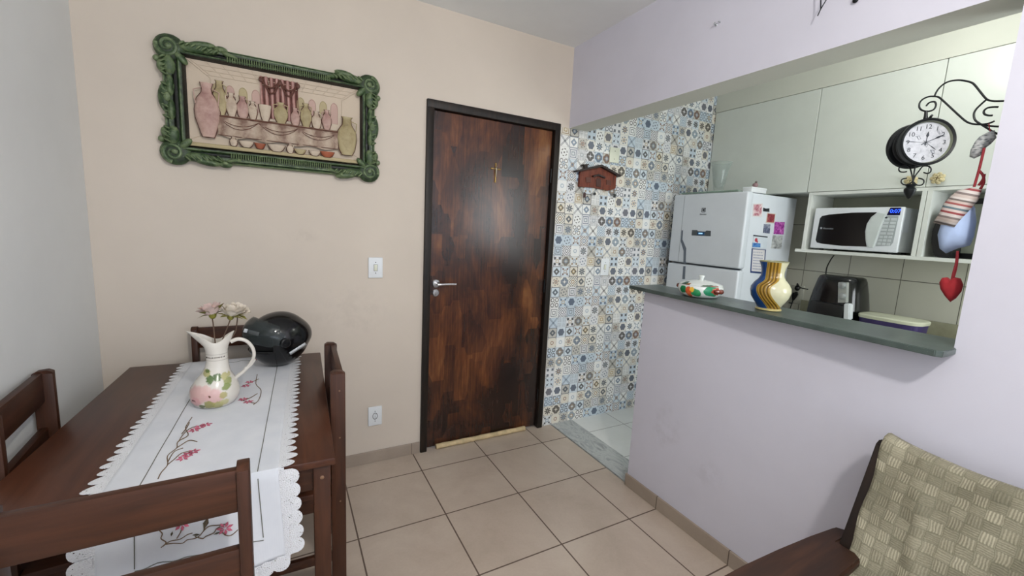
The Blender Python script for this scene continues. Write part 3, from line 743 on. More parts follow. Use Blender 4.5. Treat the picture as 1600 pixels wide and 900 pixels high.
for side in (0,1): # plain crochet band joining the lobes to the cloth
    for k in range(60):
        q0,q1=2*k/60,2*(k+1)/60; 
        for (qa,qb) in ((q0,q1),):
            a=rp(side,qa);b=rp(side,qb); o_=Vector((.008 if side else -.008,0,0)); n_=Vector((0,0,.0014)) if qb<=1 else Vector((0,-.0016,0))
            v=[bm.verts.new(x) for x in (a+n_-o_,b+n_-o_,b+n_+o_*.7,a+n_+o_*.7)]; bm.faces.new(v)
bmesh.ops.recalc_face_normals(bm,faces=bm.faces)
obj('lace_edging',bm,M['lace'],rn,'white crocheted scalloped lace')
def stitch(bm,pts,r=.0011): add_tube(bm,pts,r,5)
TZs=RZ+.002
def tp(u,v):  # photo pixel on the lying cloth
    return at(u,v,'z',TZs)
def hp_(u,v):
    y=near_y(-.2)-.02; p=at(u,v,'y',y); 
    s=(p.x-edgeL(1).x)/(edgeR(1).x-edgeL(1).x); h=(RZ-.004-p.z)/DROP; p.y=rp(s,1+max(.02,h)).y-.0022; return p
bm=newbm()
lx0,lx1=.20,.855
for s in (lx0,lx1):
    stitch(bm,[rp(s,q/40)+Vector((0,0,.0018)) for q in range(0,41)],.0012)
    stitch(bm,[rp(s+(.0),1+q/20)+Vector((0,-.0022,0)) for q in range(1,15 if s==lx0 else 15)],.0012)
stitch(bm,[rp(lx0+(lx1-lx0)*k/24,1.72+.012*math.sin(k*1.1))+Vector((0,-.0024,0)) for k in range(25)],.0012)
stitch(bm,[rp(lx0+(lx1-lx0)*k/24,.05+.008*math.sin(k))+Vector((0,0,.0018)) for k in range(25)],.0012)
obj('border_stitching',bm,M['thread_grey'],rn)
vines=[[(300,652),(290,668),(294,680),(278,690),(276,700),(262,712),(262,726),(252,738),(247,748)],[(276,700),(285,694),(296,688),(308,690)],[(279,690),(287,678),(300,668),(322,664)],[(262,726),(272,718),(284,708),(302,704)],
 [(262,722),(272,706),(286,700)],[(284,678),(292,668),(296,660)],
 [(402,585),(400,600),(408,610),(404,625),(396,632)],[(404,592),(392,598),(382,602)],[(402,615),(390,622),(376,626)],[(398,630),(388,628),(374,624)]]
bm=newbm()
for p in vines: stitch(bm,smooth_path([tp(*q) for q in p],4),.0014)
hv=[[(245,820),(247,832),(252,838),(250,846),(258,852),(250,860)],[(253,858),(264,850),(280,846),(292,838),(300,835)],[(256,855),(270,853),(284,852),(292,846),(304,843),(312,838)],[(304,840),(316,842),(322,838),(334,832),(338,826),(344,822)],[(312,838),(320,828),(328,822),(342,820),(352,818)],[(344,826),(352,834),(362,834),(372,826)],[(275,845),(281,835),(283,828)],[(318,830),(321,822),(326,808)]]
for p in hv: stitch(bm,smooth_path([hp_(*q) for q in p],4),.0013)
obj('vine_stitching',bm,M['thread_brown'],rn)
def flower(c,ax,ay,r,n=6):
    bm=newbm()
    for k in range(n):
        a=2*PI*k/n+.3; d=ax*math.cos(a)+ay*math.sin(a); e=ax*-math.sin(a)+ay*math.cos(a); nn=ax.cross(ay)
        pts=[c+d*r*.15,c+d*r*.6+e*r*.2,c+d*r,c+d*r*.6-e*r*.2]
        add_prism(bm,pts,nn*.0014)
    obj('embroidered_flower',bm,M['thread_pink'],rn,'pink embroidered flower')
for u,v in ((312,667),(294,710),(304,672),(286,716),(390,597),(380,624),(384,603),(388,628),(322,664),(302,706)): flower(tp(u,v),Vector((1,0,0)),Vector((0,1,0)),.017)
for u,v in ((398,556),(430,552)): flower(tp(u,v+6),Vector((1,0,0)),Vector((0,1,0)),.014)
for u,v in ((283,822),(352,824)): flower(hp_(u,v),Vector((1,0,0)),Vector((0,0,1)),.019,7)
for a,b in (((318,828),(325,808)),((266,842),(268,834)),((300,838),(312,836)),((334,834),(344,830))):
    p=hp_(*a);q=hp_(*b); d=q-p; e=Vector((-d.z,0,d.x))*.18; bm=newbm(); add_prism(bm,[p,p+d*.5+e,q,p+d*.5-e],(0,-.0012,0)); obj('embroidered_leaf',bm,M['thread_leaf'],rn)
# ------------------------------------------------------------------ jug with roses
def jugmat():
    n=N('hand_painted_cream_ceramic'); c=n.coord(); base=n.ramp(n.noise(c,12,3),[(.3,'#cfc9c0'),(.7,'#dcd8cf')])
    wob=n.node('ShaderNodeVectorMath'); wob.operation='MULTIPLY_ADD'
    nz=n.node('ShaderNodeTexNoise'); n.put(nz.inputs['Vector'],c); nz.inputs['Scale'].default_value=60; nz.inputs['Detail'].default_value=3
    n.put(wob.inputs[0],nz.outputs['Color']); nz.inputs['Detail'].default_value=5; nz.inputs['Roughness'].default_value=.7; wob.inputs[1].default_value=(.022,.022,.022); n.put(wob.inputs[2],c)
    x,y,z=n.xyz(wob.outputs[0]); col=base
    bl=[(-.268,.818,.034,'#cfa3a0',.85),(-.222,.812,.030,'#d2a8a6',.85),(-.28,.792,.02,'#c99595',.8),(-.246,.835,.018,'#d9b5b0',.8),
        (-.236,.866,.014,'#4f6a35',.95),(-.214,.870,.014,'#46632f',.95),(-.246,.886,.014,'#a8a36a',.9),(-.243,.893,.007,'#55692f',.9),(-.192,.872,.013,'#b3ad72',.85),(-.184,.855,.012,'#8d9455',.9),(-.188,.838,.013,'#7b8a48',.9),(-.196,.812,.013,'#a7a065',.85),
        (-.238,.782,.018,'#8f8d4d',.9),(-.214,.778,.018,'#a39f60',.85),(-.26,.776,.010,'#56602e',.9),(-.195,.785,.014,'#b8b27a',.8),(-.235,.815,.0055,'#6b4a3c',1),(-.285,.798,.005,'#6b3a3c',1)]
    for bx,bz,r,cc,am in bl:
        d=((x-(bx+.011))*(x-(bx+.011))+(z-(bz+.011))*(z-(bz+.011))).sqrt()
        k=(1-d.smooth(r*.7,r*1.05))*am*(y<-.66)
        col=n.mix(k,col,cc)
    X,Y,Z=n.xyz(c)
    col=n.mix(((Z-.9495).abs()<.0012).max((Z-.928).abs()<.0012)*.45,col,'#8d8478')
    return n.done(col,.22)
jx,jy=-.2265,-.690
J=thing('ceramic_jug','cream ceramic jug hand painted with pink flowers, standing on the runner','jug',(jx,jy,RZ))
bm=newbm(); seg=48
prof=[(.0,.000,0),(.050,.0,0),(.060,.004,0),(.0725,.024,0),(.0765,.045,0),(.072,.068,0),(.058,.094,.25),(.044,.115,.55),(.036,.138,.9),(.033,.160,1.),(.0325,.182,1.),(.0335,.198,1.),(.036,.212,1.)]
z0=RZ; rings=[]
offx=lambda k:(-.0015*(1-k)+.009*k)
for r,h,k in prof:
    cx=jx+offx(k)
    if r==0: rings.append([bm.verts.new((cx,jy,z0+h))]); continue
    rings.append([bm.verts.new((cx+r*math.cos(2*PI*i/seg),jy+r*math.sin(2*PI*i/seg),z0+h)) for i in range(seg)])
def toprings(stage,ins=0):
    out=[]
    for i in range(seg):
        a=2*PI*i/seg; ca=math.cos(a); sa=math.sin(a)
        left=max(0,-ca); right=max(0,ca)
        rr=.036+stage*(.050*left**3.0+.020*right**3.0)-ins; z=.212+stage*(.018+.042*left**2.2+.034*right**2.2)
        ny=.036-ins-stage*.002
        out.append(bm.verts.new((jx+offx(1)+rr*ca,jy+ny*sa*(1-.35*stage*left*(abs(sa)<.5)),z0+z)))
    return out
for st in (.33,.66,1.): rings.append(toprings(st))
for st in (1.,.66,.33): rings.append(toprings(st,.0035))
for r,h,k in [(.031,.205,1.),(.029,.18,1.),(.030,.15,1.),(.05,.1,.3),(.0,.09,.2)]:
    cx=jx+offx(k)
    if r==0: rings.append([bm.verts.new((cx,jy,z0+h))]); continue
    rings.append([bm.verts.new((cx+r*math.cos(2*PI*i/seg),jy+r*math.sin(2*PI*i/seg),z0+h)) for i in range(seg)])
for p,q in zip(rings,rings[1:]):
    for i in range(seg):
        j=(i+1)%seg
        if len(p)==1: bm.faces.new((p[0],q[j],q[i]))
        elif len(q)==1: bm.faces.new((p[i],p[j],q[0]))
        else: bm.faces.new((p[i],p[j],q[j],q[i]))
bmesh.ops.recalc_face_normals(bm,faces=bm.faces)
jb=obj('jug_body',bm,jugmat(),J,sharp=60)
bm=newbm()
hpts=smooth_path([(jx+.052,jy,z0+.224),(jx+.075,jy,z0+.232),(jx+.10,jy,z0+.222),(jx+.118,jy,z0+.196),(jx+.122,jy,z0+.165),(jx+.110,jy,z0+.135),(jx+.088,jy,z0+.108),(jx+.064,jy,z0+.088),(jx+.058,jy,z0+.07)],5)
add_tube(bm,hpts,[.0075-.0015*math.sin(PI*i/(len(hpts)-1)) for i in range(len(hpts))],12)
add_tube(bm,smooth_path([(jx+.092,jy,z0+.118),(jx+.108,jy,z0+.128),(jx+.126,jy,z0+.150)],4),[.005,.0055,.006,.006,.0058,.005,.0045,.0035,.002],10)
obj('jug_handle',bm,plain('cream_glaze','#d3cec5',.22),J)
bm=newbm()
random.seed(3)
xx=-.030
while xx<.026:   # brown hand-written band on the neck
    w=random.uniform(.004,.009)
    pts=[]
    for k in range(7):
        x=xx+w*k/6; yy=-math.sqrt(max(0,.0338**2-x*x)); pts.append((jx+.009+x,jy+yy,z0+.178+.0022*math.sin(k*2.6+xx*200)))
    add_tube(bm,pts,.0007,5); xx+=w+.0025
obj('neck_lettering',bm,plain('brown_ceramic_ink','#4d4138',.5),jb,'small brown lettering around the neck')
def rose(bx,by,bz,stem,label,tilt,col,sc=1.):
    t=thing('artificial_rose',label,'flower',stem[0],0,'artificial roses in the jug')
    top=Vector((bx,by,bz)); st=smooth_path([*stem,top-Vector((0,0,.014))],5)
    bm=newbm(); add_tube(bm,st,.0021,7); obj('stem',bm,plain('brown_rose_stem','#5a4636',.7),t)
    rot=Matrix.Rotation(tilt[0],4,'X')@Matrix.Rotation(tilt[1],4,'Y')
    bm=newbm()
    for layer,(n,r,h,op) in enumerate(((4,.011,.036,.1),(5,.018,.037,.2),(6,.025,.034,.35),(7,.030,.029,.55))):
        for k in range(n):
            a=2*PI*k/n+layer*.7; gp=[]
            for i in range(6):
                row=[]
                for j in range(6):
                    u=(i/5-.5)*1.5; v=j/5
                    rad=r*(.3+.7*v**.6)+op*.010*v*v; aa=a+u*(2*PI/n)*.75*(.4+.6*math.sin(PI*min(1,v*.8+.15)))
                    hh=h*v-.006*op*v*v*v*2-.004*abs(u)*v+random.uniform(-.0008,.0008)
                    row.append(bm.verts.new(top+rot@Vector((rad*math.cos(aa)*sc,rad*math.sin(aa)*sc,(hh-.010)*sc))))
                gp.append(row)
            for i in range(5):
                for j in range(5): bm.faces.new((gp[i][j],gp[i+1][j],gp[i+1][j+1],gp[i][j+1]))
    obj('petals',bm,col,t,sharp=80)
    bm=newbm(); add_sphere(bm,top+rot@Vector((0,0,-.012*sc)),(.010*sc,.010*sc,.012*sc),10)
    for k in range(5):
        a=2*PI*k/5+.5; d=Vector((math.cos(a),math.sin(a),0)); e=Vector((-math.sin(a),math.cos(a),0))
        L=.048*sc*random.uniform(.8,1.15); up=random.uniform(-.012,.024)
        mid=d*L*.5+Vector((0,0,-.006+up*.5)); tipp=d*L+Vector((0,0,up-.006))
        vs=[bm.verts.new(top+rot@q) for q in (Vector((0,0,-.014)),mid+e*.010*sc,tipp,mid-e*.010*sc)]; c_=bm.verts.new(top+rot@(mid+Vector((0,0,.003))))
        for i in range(4): bm.faces.new((vs[i],vs[(i+1)%4],c_))
    obj('sepals',bm,plain('olive_green_leaf','#7d7a2c',.6,0,.25,40),t)
pk=plain('pale_pink_petal','#d8bfb8',.7,0,.08,60,Subsurface_Weight=.1); wh=plain('cream_white_petal','#ddd3c4',.7,0,.06,60)
q=lambda u,v,dy=0: at(u,v,'y',jy+dy)
mouth=Vector((jx+.012,jy,z0+.205))
rose(q(330,486).x,jy,q(330,486).z,[mouth+Vector((-.004,-.004,-.02)),q(336,533),q(333,505)],'pale pink artificial rose at the left of the jug bunch',(R(-8),R(-15)),pk,1.22)
rose(q(362,488).x,jy-.01,q(362,488).z,[mouth+Vector((.004,.004,-.02)),q(347,533),q(355,512)],'cream artificial rose on the right side of the jug bunch',(R(-6),R(12)),wh,1.12)
rose(q(371,486,.05).x,jy+.05,q(371,486,.05).z,[mouth+Vector((.006,.010,-.02)),q(366,522,.03),q(370,506,.05)],'cream artificial rose at the back of the jug bunch',(R(10),R(24)),wh,1.1)
# ------------------------------------------------------------------ motorcycle helmet
H=thing('motorcycle_helmet','glossy black motorcycle helmet with raised smoky visor on the far end of the table','helmet',(-.022,-.33,RZ))
HC=Vector((-.022,-.315,.888)); hyaw=R(205)   # front direction
hf=Vector((math.cos(hyaw),math.sin(hyaw),0)); hs=Vector((-math.sin(hyaw),math.cos(hyaw),0))
def hpt(th,ph,k=1.,):
    "th: around from the front, ph: latitude"
    x=math.cos(ph)*math.cos(th); y=math.cos(ph)*math.sin(th); z=math.sin(ph)
    L=.138 if x>0 else .128; 
    if x<0: L+=.012*max(0,math.cos((ph-.25)*3.))
    r=Vector((x*L,y*.112,z*.125))
    if z<0: r.x*=1-.10*(-z) ; r.y*=1-.16*(-z)
    return HC+(hf*r.x+hs*r.y+Vector((0,0,1))*r.z)*k
bm=newbm(); nt,npn=56,28; g={}
ph0=-1.28
def inside_opening(th,ph):
    return abs(th)<1.02 and -.30<ph<.38
for i in range(nt):
    th=-PI+2*PI*i/nt
    for j in range(npn+1):
        ph=ph0+(PI/2-ph0)*j/npn; g[i,j]=bm.verts.new(hpt(th,ph))
for i in range(nt):
    for j in range(npn):
        thc=-PI+2*PI*(i+.5)/nt; phc=ph0+(PI/2-ph0)*(j+.5)/npn
        if inside_opening(thc,phc): continue
        try: bm.faces.new((g[i,j],g[(i+1)%nt,j],g[(i+1)%nt,j+1],g[i,j+1]))
        except Exception: pass
bmesh.ops.remove_doubles(bm,verts=bm.verts,dist=1e-5)
for v in [v for v in bm.verts if not v.link_faces]: bm.verts.remove(v)
for v in bm.verts: v.co.z=max(v.co.z,RZ+.001)
hs_=obj('helmet_shell',bm,M['black_gloss'],H,sharp=60); m=hs_.modifiers.new('thickness','SOLIDIFY'); m.thickness=.012; m.offset=-1
bm=newbm(); g={}
for i in range(25):
    th=-1.15+2.3*i/24
    for j in range(11):
        ph=-.35+.85*j/10; g[i,j]=bm.verts.new(hpt(th,ph,.88))
for i in range(24):
    for j in range(10): bm.faces.new((g[i,j],g[i+1,j],g[i+1,j+1],g[i,j+1]))
obj('inner_padding',bm,plain('black_padding','#050506',.9),H)
def visormat():
    n=N('smoky_clear_visor'); n.b.inputs['Transmission Weight'].default_value=.0
    n.put(n.b.inputs['Alpha'],.42)
    return n.done('#3d4444',.06,0,IOR=1.45)
# the visor rotated up about its side pivots
bm=newbm(); g={}; NI,NJ=33,13; up=R(24)
for i in range(NI):
    th=-1.28+2.56*i/(NI-1)
    for j in range(NJ):
        ph=-.34+.80*j/(NJ-1)
        ph2=ph*(1-.15*(abs(th)/1.28)**2) if abs(th)<1.1 else ph*.55
        p=hpt(th,ph2,1.045)-HC
        # rotate about the hs axis
        fcomp=p.dot(hf); zc_=p.z; 
        f2=fcomp*math.cos(up)-zc_*math.sin(up); z2=fcomp*math.sin(up)+zc_*math.cos(up)
        k=1.03+.10*max(0,math.cos(th))**2*math.sin(PI*(.22+.60*j/(NJ-1)))
        g[i,j]=bm.verts.new(HC+hf*f2*k+hs*p.dot(hs)*1.02+Vector((0,0,z2*k)))
for i in range(NI-1):
    for j in range(NJ-1): bm.faces.new((g[i,j],g[i+1,j],g[i+1,j+1],g[i,j+1]))
vo=obj('visor',bm,visormat(),H,'smoky transparent visor',sharp=60); m=vo.modifiers.new('thickness','SOLIDIFY'); m.thickness=.002
sidedir=hs if hs.y<0 else -hs
for s in (1,-1):
    bm=newbm(); c=HC+hs*s*.117+hf*.03+Vector((0,0,.008)); m=Matrix(((hf.x,0,hs.x*s,0),(hf.y,0,hs.y*s,0),(0,1,0,0),(0,0,0,1)))
    add_lathe(bm,[(0,-.01),(.021,-.01),(.021,.004),(.016,.008),(.008,.008),(.007,.005),(0,.005)],c,24,m); obj('visor_pivot',bm,M['black_satin'],H)
def strip(u0,v0,u1,v1,w,depth_y,name='reflective_strip'):
    a=at(u0,v0,'y',depth_y); b=at(u1,v1,'y',depth_y); bm=newbm()
    # push the ends onto the shell along the view ray
    def onshell(p):
        d=(p-CP).normalized(); best=None; t=(HC-CP).length-.25
        for k in range(500):
            pt=CP+d*(t+k*.001); r=pt-HC; x=r.dot(hf)/(.138 if r.dot(hf)>0 else .136); y=r.dot(hs)/.112; z=r.z/.125
            if x*x+y*y+z*z<1.02: return pt-d*.002
        return p
    n=10; pts=[onshell(a.lerp(b,i/n)) for i in range(n+1)]
    dirn=(b-a).normalized(); wv=(CP-a).normalized().cross(dirn).normalized()*w*.5
    l=[onshell(p+wv) for p in pts]; r=[onshell(p-wv) for p in pts]
    lv=[bm.verts.new(p) for p in l]; rv=[bm.verts.new(p) for p in r]
    for i in range(n): bm.faces.new((lv[i],lv[i+1],rv[i+1],rv[i]))
    o=obj(name,bm,plain('white_reflective_tape','#c9cdd0',.35,0,.03),H,'white reflective strip',sharp=80); m=o.modifiers.new('thickness','SOLIDIFY'); m.thickness=.0015; m.offset=1
strip(381,516,404,522,.016,-.42); strip(453,553,478,537,.013,-.40)
# ------------------------------------------------------------------ bar counter slab
zt=1.160; zb=1.141
cs=[Vector((1.682,-.735,zb)),Vector((1.90,-.735,zb)),Vector((1.90,YJ-.0,zb)),Vector((XR,YJ-.002,zb)),Vector((XR,YJ-.006,zb)),Vector((1.655,-2.037,zb)),Vector((1.628,-2.034,zb)),Vector((1.617,-2.02,zb))]
bm=newbm(); add_prism(bm,cs,(0,0,zt-zb),.002)
tag(obj('bar_countertop',bm,M['slate']),'dark green granite bar counter slab on top of the low partition wall','countertop')
# ------------------------------------------------------------------ casserole pot
px,py=1.765,-1.125; zc0=zt+.001
def potmat(lid):
    n=N('painted_white_enamel_'+('lid' if lid else 'pot')); c=n.coord(); x,y,z=n.xyz(c)
    wob=n.node('ShaderNodeVectorMath'); wob.operation='MULTIPLY_ADD'; nz=n.node('ShaderNodeTexNoise'); n.put(nz.inputs['Vector'],c); nz.inputs['Scale'].default_value=45
    n.put(wob.inputs[0],nz.outputs['Color']); wob.inputs[1].default_value=(.012,.012,.012); n.put(wob.inputs[2],c); X,Y,Z=n.xyz(wob.outputs[0])
    th=(y-py).op('ARCTAN2',x-px)   # -pi..pi
    r=((x-px)*(x-px)+(y-py)*(y-py)).sqrt()
    col=hexc('#d6dbd8'); first=True
    def ell(ty,tz,ry,rz,cc,col,front=True):
        d=(((Y-ty-.006)/ry)*((Y-ty-.006)/ry)+((Z-tz-.006)/rz)*((Z-tz-.006)/rz)).sqrt()
        k=(1-d.smooth(.85,1.05))*(x<px)
        return n.mix(k,col,cc)
    if lid:
        L=[(-.075,.054,.020,.018,'#35503f'),(-.048,.054,.014,.016,'#8c6a35'),(.052,.052,.030,.014,'#4a6152'),(.075,.05,.012,.014,'#9c4a3a'),(-.02,.058,.01,.012,'#a05038')]
        L=[(py-.01-a,zc0+.05+b-.045,c_,d_,e_) for a,b,c_,d_,e_ in [(-.03,.05,.020,.016,'#35503f'),(-.008,.048,.013,.014,'#8c5a30'),(.066,.046,.026,.014,'#50604f'),(.085,.044,.012,.014,'#9c4a3a')]]
    else:
        L=[(py+a,zc0+b,c_,d_,e_) for a,b,c_,d_,e_ in [(.018,.034,.024,.018,'#1f7a4a'),(-.042,.026,.022,.019,'#2a8a55'),(-.012,.030,.016,.024,'#c2552f'),(-.012,.014,.012,.013,'#d06a3c'),(-.030,.040,.011,.012,'#d9a93a'),(-.086,.036,.014,.024,'#2f8a63'),(-.101,.036,.010,.022,'#b0503c'),(.085,.044,.018,.004,'#5d6a66')]]
    for a in L: col=ell(*a,col)
    return n.done(col,.15)
P_=thing('lidded_casserole','white enamel casserole with painted fruit, near the far end of the bar counter','pot',(px,py,zc0))
bm=newbm(); add_lathe(bm,[(0,0),(.068,0),(.080,.004),(.096,.018),(.1015,.034),(.100,.047),(.094,.058),(.090,.060),(.088,.056),(.09,.03),(.07,.008),(0,.006)],(px,py,zc0),48); obj('pot_body',bm,potmat(False),P_)
bm=newbm(); add_lathe(bm,[(0,.079),(.02,.0785),(.05,.074),(.078,.066),(.094,.0605),(.0965,.058),(.094,.0565),(0,.058)],(px,py,zc0),48); ld=obj('pot_lid',bm,potmat(True),P_)
bm=newbm(); add_lathe(bm,[(0,.078),(.010,.078),(.009,.086),(.013,.094),(.013,.099),(.008,.102),(0,.1025)],(px,py,zc0),20); obj('lid_knob',bm,plain('white_enamel','#d6dbd8',.18),ld)
for s,cc in ((1,'#7d3a2c'),(-1,'#8b4a3f')):
    bm=newbm(); a=.3 if s>0 else .35
    pts=[(px+math.sin(t)*.018-.01,py+s*(.097+.020*math.cos(t)),zc0+.038) for t in [(-PI/2)+PI*i/8 for i in range(9)]]
    add_tube(bm,pts,[.007]+[.0105]*7+[.007],10); obj('pot_handle',bm,plain('brown_red_glaze','#7a3a2d',.25,0,.3,60),P_,'reddish brown loop handle')
# ------------------------------------------------------------------ tricolour vase
vx,vy=1.755,-1.462
def vasemat():
    n=N('blue_gold_cream_glazed_bands'); c=n.coord(); x,y,z=n.xyz(c)
    vd=Vector((vx,vy,0))-Vector((0,-CD,0)); a0=math.atan2(vd.y,vd.x)
    ca,sa=math.cos(a0),math.sin(a0)
    lat=((y-vy)*ca-(x-vx)*sa)           # sideways distance, + to the left as seen from the room
    front=((x-vx)*ca+(y-vy)*sa)
    h=z-zt
    wav=((h-.04)*2*PI/.20).sin()*.026
    # the gold ribbon winds down the vase
    q=lat-(wav*(1-h.smooth(.10,.135)))*1.0-.002
    gold=(q<.020)*(q>-.026); blue=q>.020
    band=((q-.0)*520).sin()*.5+.5
    g=n.ramp(band,[(.0,'#59410b'),(.5,'#80611a'),(1,'#9f7d30')])
    col=n.mix(blue,hexc('#c6c3a4'),'#153f78')
    col=n.mix(gold,col,g)
    col=n.mix(((q-.020).abs()<.0016).max((q+.026).abs()<.0016),col,'#a48a3a')
    n.bump(band*gold,.5,.003)
    return n.done(col,.15)
Vv=thing('ceramic_vase','glazed vase in blue, gold and cream bands standing on the bar counter','vase',(vx,vy,zt))
vp=[(0,.001),(.042,.001),(.044,.006),(.041,.012),(.052,.030),(.068,.055),(.0735,.078),(.072,.094),(.062,.112),(.048,.128),(.0415,.142),(.041,.158),(.044,.176),(.0505,.194),(.0515,.199),(.0485,.2),(.043,.18),(.038,.15),(.05,.12),(.06,.08),(.03,.02),(0,.018)]
vp=[(r,h*1.0) for r,h in vp]
bm=newbm(); add_lathe(bm,vp,(vx,vy,zt),56); obj('vase_body',bm,vasemat(),Vv)
bm=newbm(); add_lathe(bm,[(.0495,.196),(.0525,.1985),(.0525,.202),(.0485,.202),(.0475,.198)],(vx,vy,zt),48); obj('vase_rim',bm,plain('olive_glaze_rim','#8a8a66',.3),Vv)
bm=newbm(); add_lathe(bm,[(.0425,.0015),(.0475,.003),(.0475,.008),(.043,.0105)],(vx,vy,zt),48); obj('vase_foot',bm,plain('cream_gold_glaze','#b8aa72',.2),Vv)
# ------------------------------------------------------------------ refrigerator
F=thing('refrigerator','white two-door refrigerator in the kitchen corner beside the patterned tiles','refrigerator',(3.0,-.37,0))
fxx,fyn,fyf,ftop,fsp=2.70,-.692,-.085,1.757,1.236
bm=newbm(); add_box(bm,(fxx+.068,fyn+.022,.03),(3.31,fyf-.01,ftop-.004),.006); body=obj('fridge_body',bm,M['fridge'],F)
bm=newbm(); add_box(bm,(fxx+.055,fyn+.03,.06),(fxx+.072,fyf-.02,ftop-.01)); obj('door_gasket',bm,plain('grey_gasket','#6c7076',.7),F)
bm=newbm(); add_box(bm,(fxx,fyn,fsp+.006),(fxx+.062,fyf,ftop),.014,4); dr=obj('freezer_door',bm,M['fridge'],F)
bm=newbm(); add_box(bm,(fxx,fyn,.07),(fxx+.062,fyf,fsp-.006),.014,4); d2=obj('fridge_door',bm,M['fridge'],F)
bm=newbm(); add_box(bm,(fxx+.02,fyn+.02,.0),(3.28,fyf-.02,.068)); obj('plinth',bm,M['hole'],F)
bm=newbm(); add_box(bm,(fxx-.0012,-.188,fsp+.008),(fxx+.004,-.184,ftop-.012)); obj('door_crease',bm,plain('pale_grey_seam','#9aa1a8',.5),dr)
FQ=lambda u,v: at(u,v,'x',fxx-.002)
def fp(bm,l,d=.004): add_prism(bm,[FQ(u,v) for u,v in l],(d,0,0))
bm=newbm(); fp(bm,[(1065,360),(1067,360),(1066,374),(1072,388),(1071,412),(1067.5,412),(1068,392),(1063.5,377)],.005); obj('door_handle',bm,M['grey_handle'],dr,'curved dark grey grip')
bm=newbm(); fp(bm,[(1067.5,416),(1071,416),(1070,436),(1066,436)],.005); obj('door_handle',bm,M['grey_handle'],d2,'dark grey grip')
bm=newbm(); fp(bm,[(1081.2,359.3),(1089,359.5),(1090.5,361.3),(1102,361.8),(1104,360.2),(1110.6,360.8),(1110.2,369),(1080.6,367.7)]); obj('display_panel',bm,plain('dark_grey_display','#474d52',.3),dr)
bm=newbm(); add_prism(bm,[p-Vector((.002,0,0)) for p in [FQ(1090,362.3),FQ(1101,362.8),FQ(1100.5,367.6),FQ(1089.8,367.2)]],(.003,0,0)); obj('blue_display',bm,plain('blue_lcd','#1c4f7c',.2),dr)
bm=newbm(); add_prism(bm,[p-Vector((.003,0,0)) for p in [FQ(1092,363.6),FQ(1098,363.9),FQ(1097.8,365.8),FQ(1091.9,365.6)]],(.003,0,0)); obj('lit_digits',bm,emit('lit_blue_white','#a9dcff',1.2),dr)
lp=FQ(1099.3,328.2)
bm=newbm(); s=.0155
for a,b in (((-s,-s),(s,-s+.003)),((-s,s-.003),(s,s)),((-s,-s),(-s+.003,s)),((s-.003,-s),(s,s))):
    add_box(bm,(lp.x-.001,lp.y+a[0],lp.z+a[1]),(lp.x+.003,lp.y+b[0],lp.z+b[1]))
add_prism(bm,[(lp.x,lp.y+s*.7,lp.z),(lp.x,lp.y-.001,lp.z+s*.65),(lp.x,lp.y-.001,lp.z-s*.65)],(.003,0,0))
add_prism(bm,[(lp.x,lp.y-.003,lp.z+s*.65),(lp.x,lp.y-s*.7,lp.z+s*.3),(lp.x,lp.y-.003,lp.z)],(.003,0,0)); add_prism(bm,[(lp.x,lp.y-.003,lp.z-s*.65),(lp.x,lp.y-s*.7,lp.z-s*.3),(lp.x,lp.y-.003,lp.z)],(.003,0,0))
obj('square_logo',bm,M['ink'],dr)
text('brand_lettering','Electrolux',.0135,M['ink'],(lp.x,lp.y,lp.z-.030),(0,-1,0),(0,0,1),dr)
# things on the fridge side
SY=fyn+.022
def side(u,v,d=0): return at(u,v,'y',SY-d)
def photo_mat(name,cols,sc=30,dist=1.):
    n=N(name); c=n.coord(); f=n.noise(c,sc,4,.7,dist); return n.done(n.ramp(f,[(.3+.4*i/(len(cols)-1),k) for i,k in enumerate(cols)]),.3)
def fmagnet(name,label,cat,quad,mat,border=None,group='photographs on the fridge side'):
    ps=[side(*q_) for q_ in quad]; c0=sum(ps,Vector())/4
    t=thing(name,label,cat,(c0.x,SY,min(p.z for p in ps)),0,group)
    bm=newbm(); add_prism(bm,ps,(0,-.0015,0)); obj('paper',bm,border or mat,t)
    if border:
        bm=newbm(); add_prism(bm,[c0+(p-c0)*.84+Vector((0,-.0015,0)) for p in ps],(0,-.0008,0)); obj('picture',bm,mat,t)
    return t
wp=plain('white_photo_paper','#d6d3d4',.4)
fmagnet('photo_magnet','pink toned photo at the upper left of the fridge side','photo',[(1176.5,318),(1191.5,317.5),(1190.5,339.5),(1175,338.5)],photo_mat('pink_photo',['#6f2740','#b5707f','#d8c2c4','#dfd9da']),wp)
fmagnet('photo_magnet','photo with a dark red centre, framed in cream, on the fridge side','photo',[(1198.5,332.5),(1211.5,334),(1209.5,349),(1196.5,348)],photo_mat('red_photo',['#34121a','#7c2836','#9c4a4e','#b07a70']),plain('cream_photo_paper','#c9b8a8',.4))
fmagnet('photo_magnet','small bluish photo under the red one on the fridge side','photo',[(1193.5,350),(1203.5,350.5),(1202.5,365),(1192,364)],photo_mat('blue_photo',['#1c2238','#48506c','#7f8598','#b4b7c2']))
fmagnet('photo_magnet','bright magenta flower picture on the fridge side','photo',[(1210.5,346.5),(1226,347),(1224,366.5),(1208.5,365.5)],photo_mat('magenta_photo',['#4c0e4f','#8a2a86','#b85fae','#d7a9cf'],40))
fmagnet('photo_magnet','pale grey photo under the magenta picture on the fridge side','photo',[(1207.5,367.5),(1223,368),(1220.5,389),(1204.5,388)],photo_mat('grey_photo',['#3a3d40','#8f9292','#b9bcbb','#c9cbca'],14))
ps=[side(1192.5,324.5),side(1196,326),side(1201.5,325.5),side(1201.5,331),side(1196,330.5),side(1192,330)]
